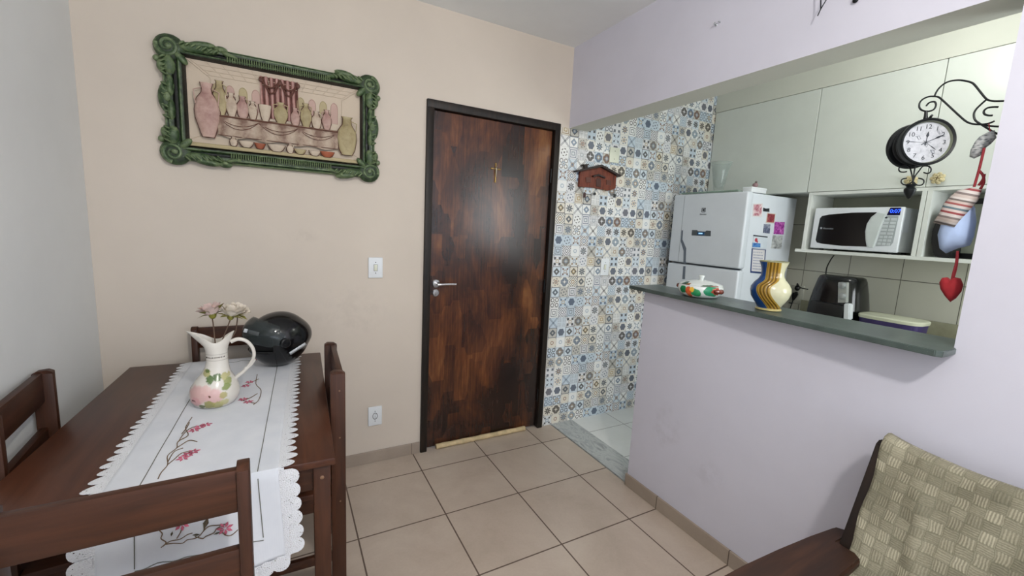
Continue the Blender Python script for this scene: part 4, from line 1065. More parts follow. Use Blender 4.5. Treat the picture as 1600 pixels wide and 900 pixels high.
bm=newbm(); add_prism(bm,ps,(0,-.004,0),.0008); tag(obj('bow_magnet',bm,plain('dark_fridge_magnet','#22262b',.4)),'small dark magnet between the two upper photos on the fridge side','magnet')
ct=thing('paper_calendar','paper calendar with a blue and red picture above a white date sheet on the fridge','calendar',(side(1190,427).x,SY,side(1190,427).z))
bm=newbm(); add_prism(bm,[side(*a) for a in ((1174.5,388),(1196.5,390),(1193.5,428),(1172,426))],(0,-.002,0)); obj('backing',bm,plain('navy_calendar_back','#2b3f6f',.5),ct)
bm=newbm(); add_prism(bm,[side(a,b,.002) for a,b in ((1177.5,368.5),(1199,370.5),(1197.5,388.5),(1176,386.5))],(0,-.0015,0)); obj('picture_sheet',bm,plain('white_print_paper','#cdd6de',.5),ct)
bm=newbm(); add_prism(bm,[side(a,b,.0035) for a,b in ((1176,379),(1188.3,380.5),(1187.9,386.5),(1175.8,386))],(0,-.0008,0)); obj('blue_print',bm,photo_mat('blue_print_mat',['#1b4f96','#3a78bd','#8fb6db'],20),ct)
bm=newbm(); p=side(1181.5,375,.004); add_sphere(bm,p,(.016,.001,.014),12); add_sphere(bm,p+Vector((.015,0,-.012)),(.008,.001,.008),10); obj('red_print',bm,plain('red_print','#b23a4a',.5),ct)
bm=newbm(); add_prism(bm,[side(a,b,.003) for a,b in ((1177.3,367),(1199,369.5),(1199,371.3),(1177.3,368.8))],(0,-.002,0)); obj('binding_strip',bm,M['ink'],ct)
bm=newbm(); add_prism(bm,[side(a,b,.002) for a,b in ((1176.3,389.5),(1195,391),(1192.5,425),(1174,423.5))],(0,-.0012,0)); obj('date_sheet',bm,wp,ct)
bm=newbm()
for r_ in range(7):
    v=394+r_*4.3
    for k in range(8 if r_ else 5):
        u=1178.2+k*(1.9 if r_ else 3)-r_*.25; p=side(u,v+k*.16,.0033); add_box(bm,(p.x-.0035,p.y-.0006,p.z-.004),(p.x+.0035,p.y,p.z+.004))
obj('date_print',bm,plain('grey_blue_print','#7d86a5',.6),ct)
# on top of the fridge
tr=thing('glass_tray','clear green-edged glass tray lying on top of the refrigerator','tray',(2.86,-.34,ftop))
bm=newbm(); add_box(bm,(2.73,-.60,ftop+.004),(3.08,-.13,ftop+.012),.003); add_tube(bm,[(2.728,-.13,ftop+.012),(2.728,-.60,ftop+.012)],.0045,8); 
def glassm(name,col,al=.35):
    n=N(name); n.put(n.b.inputs['Transmission Weight'],.0); n.put(n.b.inputs['Alpha'],al); return n.done(col,.04,0,IOR=1.5)
obj('tray_glass',bm,glassm('green_edge_glass','#8fa898',.55),tr)
bm=newbm()
for x,y in ((2.76,-.57),(2.76,-.16),(3.05,-.57),(3.05,-.16)): add_lathe(bm,[(0,0),(.01,0),(.01,.004),(0,.004)],(x,y,ftop+.0005),12)
obj('rubber_foot',bm,M['black_satin'],tr)
gv=thing('cut_glass_vase','clear cut glass flared vase on top of the refrigerator','vase',(2.80,-.30,ftop+.012))
gb=at(1122,299,'x',2.80); gy=gb.y
bm=newbm(); pr=[(0,0),(.034,0),(.037,.004),(.030,.014),(.034,.03),(.042,.08),(.052,.14),(.060,.18),(.074,.212),(.071,.213),(.056,.18),(.047,.14),(.037,.08),(.025,.035),(0,.03)]
t=bmesh.new(); merge(bm,t); add_lathe(bm,[(r,h) for r,h in pr],(2.80,gy,ftop+.0125),48)
for v in bm.verts:
    d_=Vector((v.co.x-2.80,v.co.y-gy,0)); hh=v.co.z-ftop
    if d_.length>.02: v.co+=d_.normalized()*.0022*math.sin(math.atan2(d_.y,d_.x)*12+hh*60)
obj('vase_glass',bm,glassm('clear_cut_glass','#a9b5b0',.30),gv,sharp=25)
wb=at(1176,297,'x',2.80)
b_=thing('white_box','flat white box on the front right corner of the refrigerator top','box',(2.85,-.65,ftop))
bm=newbm(); add_box(bm,(2.765,-.668,ftop+.0005),(2.93,-.606,ftop+.030),.003); obj('box_base',bm,M['plastic_white'],b_)
bm=newbm(); add_box(bm,(2.763,-.67,ftop+.022),(2.932,-.604,ftop+.036),.003); obj('box_lid',bm,M['plastic_white'],b_)
w2=thing('small_ornament','small pink and grey ornament on the white box','ornament',(2.85,-.64,ftop+.036))
bm=newbm(); add_sphere(bm,(2.84,-.640,ftop+.053),(.018,.018,.017),14); obj('ornament_body',bm,plain('dusty_pink_ceramic','#8f7274',.5),w2)
bm=newbm(); add_sphere(bm,(2.84,-.645,ftop+.073),(.009,.009,.008),12); obj('ornament_top',bm,plain('grey_brown_ceramic','#6e6560',.5),w2)
# ------------------------------------------------------------------ wall cabinets
ZB,ZT=1.781,2.463
cabs=[(-.797,-.004,'left white wall cabinet above the refrigerator'),(-1.413,-.797,'middle white wall cabinet above the microwave'),(-2.03,-1.413,'right white wall cabinet behind the hanging clock')]
for i,(y0,y1,lb) in enumerate(cabs):
    t=thing('wall_cabinet',lb,'cabinet',(KF+.15,(y0+y1)/2,ZB),0,'white kitchen wall cabinets')
    bm=newbm(); add_box(bm,(KF+.019,y0+.0005,ZB),(XK,y1-.0005,ZT-.001)); obj('carcass',bm,M['cab_edge'],t)
    bm=newbm(); add_box(bm,(KF,y0+.002,ZB+.002),(KF+.018,y1-.002,ZT-.003),.0015,1); dd=obj('cabinet_door',bm,M['white_lacquer'],t)
    if i:
        kp=at(1425,283,'x',KF) if i==1 else at(1467,279,'x',KF)
        bm=newbm(); add_tube(bm,[(KF,kp.y,kp.z),(KF-.012,kp.y,kp.z)],.008,10)
        for L,(n_,r_) in enumerate(((7,.022),(6,.015),(4,.008))):
            for k in range(n_):
                a=2*PI*k/n_+L*.5; add_sphere(bm,(KF-.016-.005*L,kp.y+math.cos(a)*r_,kp.z+math.sin(a)*r_),(.006,r_*.52,r_*.52),10)
        obj('rose_knob',bm,plain('cream_gold_ceramic','#cdbf95',.3,0,.15,40),dd,'cream rose-shaped knob')
# open shelf niches under the cabinets
SH=thing('open_shelf_unit','white open shelf unit hanging below the wall cabinets, holding the microwave','shelf',(KF+.15,-1.4,1.38))
SZ=1.374
bm=newbm(); add_box(bm,(KF,-2.03,SZ),(XK-.005,-.772,SZ+.021),.0015,1); obj('shelf_board',bm,M['cab_edge'],SH)
def vpan(y0,y1): 
    bm=newbm(); add_box(bm,(KF+.002,y0,SZ+.0215),(XK-.005,y1,ZB-.019)); obj('side_panel',bm,M['cab_edge'],SH)
vpan(-.832,-.812); vpan(-1.425,-1.404); vpan(-1.449,-1.428); vpan(-2.03,-2.01)
bm=newbm(); add_box(bm,(KF+.001,-2.03,ZB-.019),(XK-.005,-.812,ZB-.001)); obj('top_board',bm,M['cab_edge'],SH)
bm=newbm(); add_box(bm,(XK-.012,-2.03,SZ+.0215),(XK-.004,-.812,ZB-.02)); obj('back_board',bm,plain('shelf_back_olive_grey','#a7aa97',.5),SH)
# ------------------------------------------------------------------ microwave
mz0=SZ+.0215+.012; mh=.268; my0,my1=-1.338,-.862; mxf=KF+.006
MW=thing('microwave_oven','white microwave oven with a black window and blue lit clock on the shelf','microwave',(KF+.15,(my0+my1)/2,SZ+.0215))
bm=newbm(); add_box(bm,(mxf+.022,my0+.004,mz0+.003),(XK-.02,my1-.004,mz0+mh-.002),.006); obj('microwave_case',bm,M['micro_white'],MW)
bm=newbm(); add_box(bm,(mxf,my0,mz0),(mxf+.024,my1,mz0+mh),.007,3); fa=obj('microwave_front',bm,M['micro_white'],MW)
MX=mxf-.0015
def mq(a,b): # a: 0 left..1 right across the front, b: 0 bottom..1 top
    return Vector((MX,my1+(my0-my1)*a,mz0+mh*b))
bm=newbm(); poly=[(.065,.20),(.085,.14),(.16,.115),(.40,.088),(.68,.10),(.655,.25),(.635,.45),(.64,.62),(.675,.78),(.73,.885),(.45,.88),(.18,.835),(.10,.80),(.078,.74)]
add_prism(bm,[mq(*p) for p in poly],(.004,0,0),.0008); obj('black_window',bm,M['black_gloss'],fa)
bm=newbm(); poly=[(.70,.085),(.755,.095),(.775,.30),(.80,.60),(.83,.84),(.745,.885),(.685,.78),(.65,.62),(.645,.45),(.665,.25)]
add_prism(bm,[mq(*p)-Vector((.007,0,0)) for p in poly],(.012,0,0),.003); obj('door_handle',bm,plain('pearl_white_plastic','#cfd6d4',.3),fa)
bm=newbm(); poly=[(.775,.12),(.925,.15),(.945,.22),(.955,.80),(.835,.81),(.81,.6)]
add_prism(bm,[mq(*p) for p in poly],(.003,0,0)); kp_=obj('keypad',bm,M['micro_grey'],fa)
bm=newbm(); add_prism(bm,[mq(*p)-Vector((.0008,0,0)) for p in [(.835,.82),(.965,.82),(.965,.985),(.86,.985)]],(.004,0,0)); obj('display',bm,plain('dark_blue_display','#070a3a',.15),fa)
dp=mq(.915,.905); text('display_digits','0:07',.030,emit('blue_led','#2c55ff',4.),(dp.x-.002,dp.y,dp.z),(0,-1,0),(0,0,1),fa)
for r_ in range(8):
    for c_ in range(2 if r_<5 else 3):
        w=.055 if r_<5 else .035; a0=.79+.012*(7-r_)*.3+(c_*(.072 if r_<5 else .047)); b0=.70-r_*.078
        bm=newbm(); p=mq(a0,b0); q_=mq(a0+w,b0+.05); add_box(bm,(MX-.0015,min(p.y,q_.y),p.z),(MX+.001,max(p.y,q_.y),q_.z),.0008,1); obj('key_button',bm,plain('light_key','#c6ccce',.4),kp_)
bm=newbm(); add_sphere(bm,mq(.835,.765)-Vector((.001,0,0)),(.001,.0065,.0065),12); obj('round_badge',bm,M['ink'],kp_)
lp2=mq(.115,.50); bm=newbm(); add_box(bm,(MX-.0012,lp2.y-.006,lp2.z-.006),(MX,lp2.y+.006,lp2.z+.006)); obj('square_logo',bm,plain('light_grey_print','#9ea3a8',.4),fa)
lp3=mq(.205,.495); text('brand_lettering','Electrolux',.0145,plain('light_grey_print','#9ea3a8'),(MX-.001,lp3.y,lp3.z),(0,-1,0),(0,0,1),fa)
bm=newbm(); add_box(bm,(mxf+.026,my0+.0015,mz0+.12),(mxf+.10,my0+.0035,mz0+mh-.006)); obj('rating_sticker',bm,plain('white_sticker','#e3e8f2',.4),MW,'white sticker on the right side')
for x in (mxf+.05,XK-.06):
    for y in (my0+.05,my1-.05):
        bm=newbm(); add_lathe(bm,[(0,0),(.014,0),(.012,.0125),(0,.0125)],(x,y,SZ+.0215),14); obj('foot',bm,M['black_satin'],MW)
# dark frame-like tray and a coffee-maker shaped dark item in the right niche
dk=thing('black_serving_tray','black framed tray standing upright in the right niche behind the hanging dolls','tray',(KF+.1,-1.62,SZ+.0215))
bm=newbm(); z0_=SZ+.022; y0_,y1_=-1.93,-1.53; x_=KF+.16
for a,b in (((x_,y0_,z0_),(x_+.02,y1_,z0_+.03)),((x_,y0_,z0_+.30),(x_+.02,y1_,z0_+.33)),((x_,y0_,z0_+.03),(x_+.02,y0_+.03,z0_+.30)),((x_,y1_-.03,z0_+.03),(x_+.02,y1_,z0_+.30))): add_box(bm,a,b,.003)
obj('tray_frame',bm,M['black_satin'],dk)
bm=newbm(); add_box(bm,(x_+.008,y0_+.03,z0_+.03),(x_+.014,y1_-.03,z0_+.30)); obj('tray_panel',bm,plain('mirror_grey_panel','#7d8275',.25),dk)
cm=thing('black_appliance','rounded black appliance at the left of the niche beside the hanging dolls','appliance',(KF+.09,-1.52,SZ+.0215))
bm=newbm(); cy_=-1.535
pr=[(KF+.03,cy_-.04),(KF+.03,cy_+.05),(KF+.15,cy_+.065),(KF+.155,cy_-.045)]
poly=[(KF+.02,cy_+.03,z0_),(KF+.02,cy_+.045,z0_+.02),(KF+.02,cy_+.062,z0_+.09),(KF+.02,cy_+.066,z0_+.15),(KF+.02,cy_+.055,z0_+.21),(KF+.02,cy_+.03,z0_+.25),(KF+.02,cy_-.03,z0_+.26),(KF+.02,cy_-.03,z0_)]
add_prism(bm,poly,(.12,0,0),.006); obj('appliance_body',bm,M['black_satin'],cm)
bm=newbm(); add_box(bm,(KF+.004,cy_-.028,z0_+.055),(KF+.021,cy_+.02,z0_+.14),.004); obj('appliance_front',bm,plain('dark_grey_trim','#3a3a3f',.3),cm)
# ------------------------------------------------------------------ worktop, air fryer, sockets, container
WZ=.90
bw=thing('kitchen_worktop','beige stone kitchen worktop with upstand along the tiled wall','worktop',(3.2,-1.5,WZ-.03))
bm=newbm(); add_box(bm,(2.92,KY+.02,WZ-.03),(XK-.002,-.72,WZ),.004); obj('worktop_slab',bm,plain('beige_stone','#9c9a83',.35,0,.08,20),bw)
bm=newbm(); add_box(bm,(XK-.022,KY+.02,WZ+.0005),(XK-.002,-.72,1.008),.003); obj('upstand',bm,plain('beige_stone','#9c9a83'),bw)
bc=thing('base_cabinet','white base cabinet under the kitchen worktop, hidden behind the partition','cabinet',(3.2,-1.5,0))
bm=newbm(); add_box(bm,(2.97,KY+.03,.1),(XK-.01,-.73,WZ-.031)); add_box(bm,(3.02,KY+.03,0),(XK-.01,-.73,.1)); obj('carcass',bm,M['cab_edge'],bc)
for k in range(4):
    bm=newbm(); add_box(bm,(2.95,-.735-.58*(k+1)+.004,.11),(2.969,-.735-.58*k-.004,WZ-.035),.002); obj('cabinet_door',bm,M['white_lacquer'],bc)
ay,axc=-1.105,3.14
A=thing('air_fryer','black air fryer with two dials on the kitchen worktop, cord rising behind it','air fryer',(axc,ay,WZ))
def squircle(cx,cy,hx,hy,n=40,p=3.2):
    return [(cx+hx*abs(math.cos(t))**(2/p)*(1 if math.cos(t)>0 else -1),cy+hy*abs(math.sin(t))**(2/p)*(1 if math.sin(t)>0 else -1)) for t in [2*PI*i/n for i in range(n)]]
bm=newbm(); rings=[]
for z,hx_,hy_,sh in ((0.004,.120,.135,0),(.02,.132,.146,0),(.08,.136,.150,0),(.15,.134,.146,0),(.24,.122,.133,.002),(.315,.106,.118,.006),(.335,.098,.110,.008),(.343,.08,.092,.009)):
    rings.append([bm.verts.new((x,y,WZ+z)) for x,y in squircle(axc+sh,ay+sh*.4,hx_,hy_)])
for p,q_ in zip(rings,rings[1:]):
    for i in range(40): bm.faces.new((p[i],p[(i+1)%40],q_[(i+1)%40],q_[i]))
bm.faces.new(rings[-1]); bm.faces.new(rings[0][::-1])
ab=obj('fryer_body',bm,M['black_gloss'],A,sharp=50)
AX=axc-.128
pt=lambda u,v,x=None: at(u,v,'x',AX if x is None else x)
bm=newbm(); add_prism(bm,[at(u,v,'x',AX-.012) for u,v in ((1309.5,441),(1323,441.5),(1322,473),(1308.8,473))],(.03,0,0),.002); obj('dial_panel',bm,plain('silver_panel','#b7bab6',.35,.3),A,'silver dial panel')
for v in (446,463):
    p=at(1316.5,v,'x',AX-.014); bm=newbm(); add_lathe(bm,[(0,0),(.021,0),(.021,.004),(.017,.006),(.016,.018),(.013,.02),(0,.02)],p,24,Matrix.Rotation(R(-90),4,'Y')); obj('dial_knob',bm,M['silver'],A)
bm=newbm(); add_prism(bm,[at(u,v,'x',AX-.05) for u,v in ((1318.3,474),(1327.6,475),(1327,500),(1317.2,500))],(.045,0,0),.005)
obj('basket_handle',bm,M['plastic_white'],A,'white basket handle')
bm=newbm(); add_box(bm,(AX-.03,ay-.10,WZ+.06),(AX+.03,ay+.095,WZ+.175),.01); obj('basket_drawer',bm,M['black_satin'],A)
bm=newbm(); wy=XK-.006
c1=smooth_path([at(1290,431,'x',3.2),at(1292,418,'x',3.3),at(1298,406,'x',3.4),at(1303,399,'x',wy)],6); add_tube(bm,c1+[Vector((wy,c1[-1].y,1.45))] if False else c1,.004,8); 
obj('power_cord',bm,M['black_satin'],A,'black cord arching up behind')
so=thing('kitchen_wall_socket','wall socket with a black adapter plugged in left of the air fryer','socket',(XK,-.80,1.1))
ssp=at(1243,458,'x',XK-.02)
bm=newbm(); add_box(bm,(XK-.01,ssp.y-.05,ssp.z-.08),(XK,ssp.y+.045,ssp.z+.06),.003); obj('cover_plate',bm,plain('greyish_cover_plate','#b9b9ac',.4),so)
ad=thing('black_plug','black plug with a cord running to the air fryer, on the kitchen wall','plug',(XK-.01,ssp.y,ssp.z))
bm=newbm(); pa=at(1246,450,'x',XK-.035); add_sphere(bm,pa,(.022,.018,.022),14); add_tube(bm,[pa,Vector((XK-.011,pa.y,pa.z))],.012,10); obj('plug_head',bm,M['black_satin'],ad)
bm=newbm(); add_tube(bm,smooth_path([pa+Vector((0,.005,.02)),at(1246,443,'x',XK-.05),at(1250,449,'x',XK-.1),at(1262,452,'x',XK-.2)],5),.004,8); obj('plug_cord',bm,M['black_satin'],ad)
a2=thing('tapered_plug','lower black tapered plug with a thin lead hanging beside the blue vase','plug',(XK-.01,ssp.y,ssp.z-.06))
bm=newbm(); p1_=at(1243,458,'x',XK-.03); p2_=at(1239,469,'x',XK-.03); p3_=at(1235,481,'x',XK-.03)
add_tube(bm,[p1_+Vector((0,0,.004)),p1_,p1_.lerp(p2_,.5),p2_],[.012,.020,.017,.007],12); add_tube(bm,[p1_,Vector((XK-.011,p1_.y,p1_.z))],.010,10); obj('plug_head',bm,M['black_satin'],a2)
bm=newbm(); add_tube(bm,[p2_,p3_,p3_+Vector((0,.01,-.08)),p3_+Vector((0,.02,-.12))],.0035,8); add_tube(bm,[at(1232.5,473,'x',XK-.03),at(1238,474,'x',XK-.03)],.004,8); obj('plug_cord',bm,M['black_satin'],a2)
pc=thing('purple_food_container','purple plastic food container with a cream lid, right of the air fryer','container',(3.1,-1.42,WZ))
bm=newbm(); rings=[]
for z,hx_,hy_ in ((.001,.085,.128),(.01,.09,.135),(.12,.098,.145)):
    rings.append([bm.verts.new((x,y,WZ+z)) for x,y in squircle(3.10,-1.405,hx_,hy_,40,4)])
for p,q_ in zip(rings,rings[1:]):
    for i in range(40): bm.faces.new((p[i],p[(i+1)%40],q_[(i+1)%40],q_[i]))
bm.faces.new(rings[-1]); bm.faces.new(rings[0][::-1]); obj('container_base',bm,plain('purple_plastic','#3b2f63',.35),pc)
bm=newbm(); rings=[]
for z,hx_,hy_ in ((.1205,.102,.149),(.136,.103,.151),(.141,.098,.146),(.143,.07,.12)):
    rings.append([bm.verts.new((x,y,WZ+z)) for x,y in squircle(3.10,-1.405,hx_,hy_,40,4)])
for p,q_ in zip(rings,rings[1:]):
    for i in range(40): bm.faces.new((p[i],p[(i+1)%40],q_[(i+1)%40],q_[i]))
bm.faces.new(rings[-1]); bm.faces.new(rings[0][::-1]); obj('container_lid',bm,plain('cream_plastic_lid','#c9cbb4',.4),pc,'cream lid')
# ------------------------------------------------------------------ station clock on its bracket
QX=1.80
def cq(u,v,x=QX): return at(u,v,'x',x)
CK=thing('station_clock','black double-sided station clock hanging from a scrolled iron bracket in the opening','clock',(QX,-2.0,1.8))
ir=.0026
def z5(x,y): return (1380+x/5,130+y/5)
curves=[[(335,180),(360,152),(400,145),(412,170),(395,205),(350,220),(305,212),(283,190),(285,155),(310,125),(355,105),(395,103),(430,108),(460,130),(520,185),(590,250),(650,300),(700,318),(770,322),(830,312),(870,295)],
 [(400,103),(415,70),(440,35),(480,2),(530,-18),(590,-24),(640,-18),(690,-5),(720,20),(760,70),(808,125),(850,138),(900,140),(960,138)],
 [(808,127),(770,160),(725,205),(708,245),(720,290),(765,322),(810,350),(850,375),(900,400)],
 [(855,252),(820,252),(790,240),(788,215),(815,193),(860,186),(900,186)],[(765,322),(820,332),(880,338),(960,340)]]
bm=newbm()
for c_ in curves: add_tube(bm,smooth_path([cq(*z5(x,y)) for x,y in c_],4),ir,8)
jy_=YJ+.003
a=cq(*z5(960,-60)); b=cq(*z5(960,420)); 
bm2=newbm(); add_box(bm2,(QX-.012,YJ+.0005,1.60),(QX+.012,YJ+.007,1.86),.002); 
# ties from the scrolls to the mounting bar
e1=cq(*z5(960,138)); e2=cq(*z5(960,340))
for e in (e1,e2): 
    if e.y>YJ: add_tube(bm,[e,Vector((QX,YJ+.003,e.z))],ir,8)
br=obj('scroll_bracket',bm,M['black_iron'],CK); obj('mounting_bar',bm2,M['black_iron'],CK)
st0=cq(1447,173); st1=cq(1446,190)
bm=newbm(); add_tube(bm,[st0,st0.lerp(st1,.5),st1],[.004,.005,.008],10)
ccen=cq(1450,222,QX-.022); 
CY,CZ=ccen.y+.027,ccen.z
CYs=cq(1447,190).y
add_tube(bm,smooth_path([(QX-.03,CYs-.022,CZ+.078),(QX-.01,CYs-.008,CZ+.073),(QX,CYs,CZ+.076),(QX+.01,CYs+.01,CZ+.073),(QX+.03,CYs+.03,CZ+.079)],4),.0035,8)
add_tube(bm,[st1,Vector((QX,CY,CZ+.066))],.006,8)
obj('hanger_stem',bm,M['black_iron'],CK)
ROUT=.0715
mY=Matrix.Rotation(R(-90),4,'Y')   # lathe axis to -x
bm=newbm()
add_lathe(bm,[(0,-.03),(.05,-.03),(.055,-.024),(.058,-.016),(.058,-.005),(.0635,0),(.0655,.012),(.062,.018),(.0655,.026),(.0635,.036),(.058,.04)],(QX+.02,CY,CZ),56,mY)
cl=obj('clock_case',bm,M['black_iron'],CK)
bm=newbm(); add_lathe(bm,[(.055,.0),(ROUT-.002,.0),(ROUT,.006),(ROUT,.012),(ROUT-.003,.0155),(ROUT-.008,.013),(ROUT-.0085,.004),(.0,.004)],(QX+.028,CY,CZ),64,Matrix.Rotation(R(90),4,'Y')); obj('rear_rim',bm,M['black_iron'],cl)
bm=newbm(); add_lathe(bm,[(.058,-.006),(ROUT-.002,-.006),(ROUT,0),(ROUT,.012),(ROUT-.003,.0155),(ROUT-.008,.013),(ROUT-.0085,.0)],(QX-.028,CY,CZ),64,mY); obj('clock_rim',bm,M['black_iron'],cl)
bm=newbm(); add_lathe(bm,[(ROUT-.008,.011),(ROUT-.0095,.004),(.0605,.0)],(QX-.028,CY,CZ),64,mY); obj('inner_bezel',bm,plain('olive_green_bezel','#79806a',.4),cl)
FX=QX-.0285
bm=newbm(); add_lathe(bm,[(0,0),(.0615,0),(.0615,.001),(0,.001)],(FX,CY,CZ),64,mY)
def dialm():
    n=N('aged_white_clock_dial'); c=n.coord(); f=n.noise(c,60,4,.7); return n.done(n.ramp(f,[(.3,'#a9adb3'),(.5,'#c3c6cc'),(.7,'#d0d3d8')]),.4)
dl=obj('clock_dial',bm,dialm(),CK)
for h_ in range(1,13):
    a=R(90-30*h_); rr=.047; text('numeral',str(h_),.0185,M['ink'],(FX-.0016,CY-math.cos(a)*rr,CZ+math.sin(a)*rr),(0,-1,0),(0,0,1),dl,.0002)
def hand(ang,L,w,name,blade=True):
    a=R(90-ang); d=Vector((0,-math.cos(a),math.sin(a))); e=Vector((0,math.sin(a),math.cos(a))); o=Vector((FX-.0028,CY,CZ)); bm=newbm()
    add_prism(bm,[o-d*L*.25+e*w*.3,o+d*L*.45+e*w*.3,o+d*L*.65+e*w*1.3,o+d*L,o+d*L*.65-e*w*1.3,o+d*L*.45-e*w*.3,o-d*L*.25-e*w*.3],(.0008,0,0)); obj(name,bm,M['ink'],dl)
hand(3,.033,.0028,'hour_hand'); hand(62,.051,.0022,'minute_hand'); hand(273,.055,.0006,'second_hand'); hand(128,.036,.0007,'alarm_hand')
bm=newbm()
for (y_,z_,rot) in ((.0,-.008,0),(-.022,.014,.5),(.02,-.028,1.),(.03,.03,2)):   # faint printed floral flourishes
    bm=newbm(); c_=Vector((FX-.0012,CY-y_,CZ+z_)); add_tube(bm,[c_+Vector((0,.010*math.cos(rot+t*1.3)*(1-t/8),.006*math.sin(rot+t*1.6))) for t in range(7)],.0005,4); obj('dial_flourish',bm,plain('grey_dial_print','#6f7680',.6),dl)
swivel=Matrix.Translation((QX,CY,0))@Matrix.Rotation(R(46),4,'Z')@Matrix.Translation((-QX,-CY,0))
def spin(o):
    if o.type=='MESH': o.data.transform(swivel)
    for c_ in [x for x in bpy.data.objects if x.parent==o]: spin(c_)
spin(cl); spin(dl)
bm=newbm()  # lower scrolls and bud finial
lc=[[(185,690),(160,695),(130,690),(122,668),(140,647),(175,640),(205,655),(220,700),(232,760)],[(315,697),(345,705),(370,692),(372,665),(350,648),(310,650),(280,685),(250,725),(235,765)],[(250,650),(240,710),(232,790)],
    [(185,742),(150,750),(140,770),(155,790),(190,792),(220,775),(235,755)],[(275,742),(310,752),(318,775),(300,795),(262,795),(238,772)],[(235,755),(228,800),(215,850)]]
for c_ in lc: add_tube(bm,smooth_path([cq(*z5(x,y)) for x,y in c_],4),.0020,8)
top_=cq(*z5(232,650)); add_tube(bm,[top_,Vector((QX,CY+.0,CZ-.06))],.0025,8)
bb=cq(*z5(208,840)); add_lathe(bm,[(0,-.028),(.006,-.022),(.015,-.004),(.016,.004),(.010,.012),(.014,.017),(.012,.021),(0,.022)],bb,16)
obj('finial_scrolls',bm,M['black_iron'],CK)
# ------------------------------------------------------------------ hanging cloth ornaments
HX=1.79
def blob(name,outline,x,thick,mat,parent,label=None,lev=1):
    "a stuffed cushion shape from a traced outline with real thickness"
    pts=[at(u,v,'x',x) for u,v in outline]; n=len(pts); c0=sum(pts,Vector())/n; bm=newbm(); rings=[]
    for k,(s,t) in enumerate(((1,0),(.93,.45),(.75,.8),(.45,.97))):
        for sg in ((1,-1) if k else (1,)):
            rings.append((sg*t,[bm.verts.new(c0+(p-c0)*s+Vector((sg*t*thick/2,0,0))) for p in pts]))
    rings.sort(key=lambda r:-r[0]); R_=[r[1] for r in rings]
    for p,q_ in zip(R_,R_[1:]):
        for i in range(n): bm.faces.new((p[i],p[(i+1)%n],q_[(i+1)%n],q_[i]))
    for r,sg in ((R_[0],1),(R_[-1],-1)):
        cv=bm.verts.new(c0+Vector((sg*thick/2,0,0)))
        for i in range(n): bm.faces.new((r[i],r[(i+1)%n],cv))
    bmesh.ops.recalc_face_normals(bm,faces=bm.faces)
    return obj(name,bm,mat,parent,label,sharp=80)
def stripes():
    n=N('red_grey_striped_fabric'); c=n.coord(); x,y,z=n.xyz(c)
    t=((z*1.0-y*.28)*13.5).fract()
    return n.done(n.ramp(t,[(0,'#b9aca4'),(.12,'#7b6f6c'),(.2,'#c7c0bb'),(.32,'#8b3f42'),(.4,'#c9b9b3'),(.5,'#5d7078'),(.58,'#c3bdb8'),(.68,'#94514f'),(.76,'#bfb0a8'),(.85,'#6d6460'),(.92,'#c9c2bd')],'CONSTANT'),.85)
red=plain('dark_red_ribbon','#8c1f2a',.7)
gp=thing('patterned_cloth_bird','grey patterned stuffed shape hanging from the iron bracket beside the white column','ornament',cq(1530,222,HX))
def pattern():
    n=N('grey_printed_fabric'); c=n.coord(); v=n.node('ShaderNodeTexVoronoi'); n.put(v.inputs[0],n.map(c,(1,1,2.2))); v.inputs['Scale'].default_value=90
    return n.done(n.ramp(v.outputs[0],[(.2,'#6b6f72'),(.4,'#9fa3a5'),(.8,'#c3c5c5')]),.9)
blob('stuffed_body',[(1515,245),(1517,235),(1524,222),(1532,213),(1545,206),(1554,203),(1557,214),(1548,224),(1540,230),(1530,244),(1522,248)],HX,.035,pattern(),gp)
bm=newbm(); add_tube(bm,[cq(1548,208,HX),cq(1546,200,HX),cq(1545,192,QX)],.0012,6); obj('hanging_thread',bm,red,gp)
dl_=thing('stuffed_cloth_doll','striped and pale blue stuffed cloth ornament hanging on red ribbons by the column','ornament',cq(1500,300,HX))
blob('blue_skirt',[(1467,368),(1472,352),(1482,335),(1496,322),(1511,318),(1522,322),(1524,345),(1520,370),(1514,384),(1497,388),(1478,396),(1470,390)],HX,.09,plain('pale_blue_cotton','#a9bde0',.85,0,.05,20,.3,40),dl_,'pale blue padded cloth')
blob('striped_cloth',[(1459,348),(1468,335),(1476,318),(1487,306),(1498,297),(1520,293),(1534,296),(1528,312),(1514,328),(1502,345),(1493,357),(1478,353)],HX-.035,.06,stripes(),dl_,'red and grey striped cloth')
bm=newbm()
for pts in ([(1538,231),(1534,248),(1529,268),(1522,292)],[(1529,266),(1536,274),(1537,286),(1531,296)],[(1529,290),(1536,280),(1538,272)],[(1528,298),(1533,294),(1537,284)]): add_tube(bm,smooth_path([cq(u,v,HX-.03) for u,v in pts],4),.0032,8)
obj('red_ribbon',bm,red,dl_)
rh=thing('red_fabric_heart','red stuffed fabric heart hanging below the cloth doll by the white column','ornament',cq(1487,452,HX))
blob('heart_body',[(1485,472),(1477,463),(1470,452),(1468,441),(1472,434),(1480,433),(1486,438),(1492,433),(1501,435),(1505,445),(1502,456),(1494,466)],HX,.04,plain('red_felt','#9a1d26',.85,0,.06,30,.2,80),rh)
bm=newbm(); add_tube(bm,smooth_path([cq(1487,437,HX),cq(1490,425,HX),cq(1494,410,HX),cq(1496,392,HX)],4),.0028,8); add_tube(bm,smooth_path([cq(1489,437,HX),cq(1493,424,HX),cq(1496,408,HX),cq(1497,392,HX)],4),.0024,8); obj('red_ribbon',bm,red,rh)
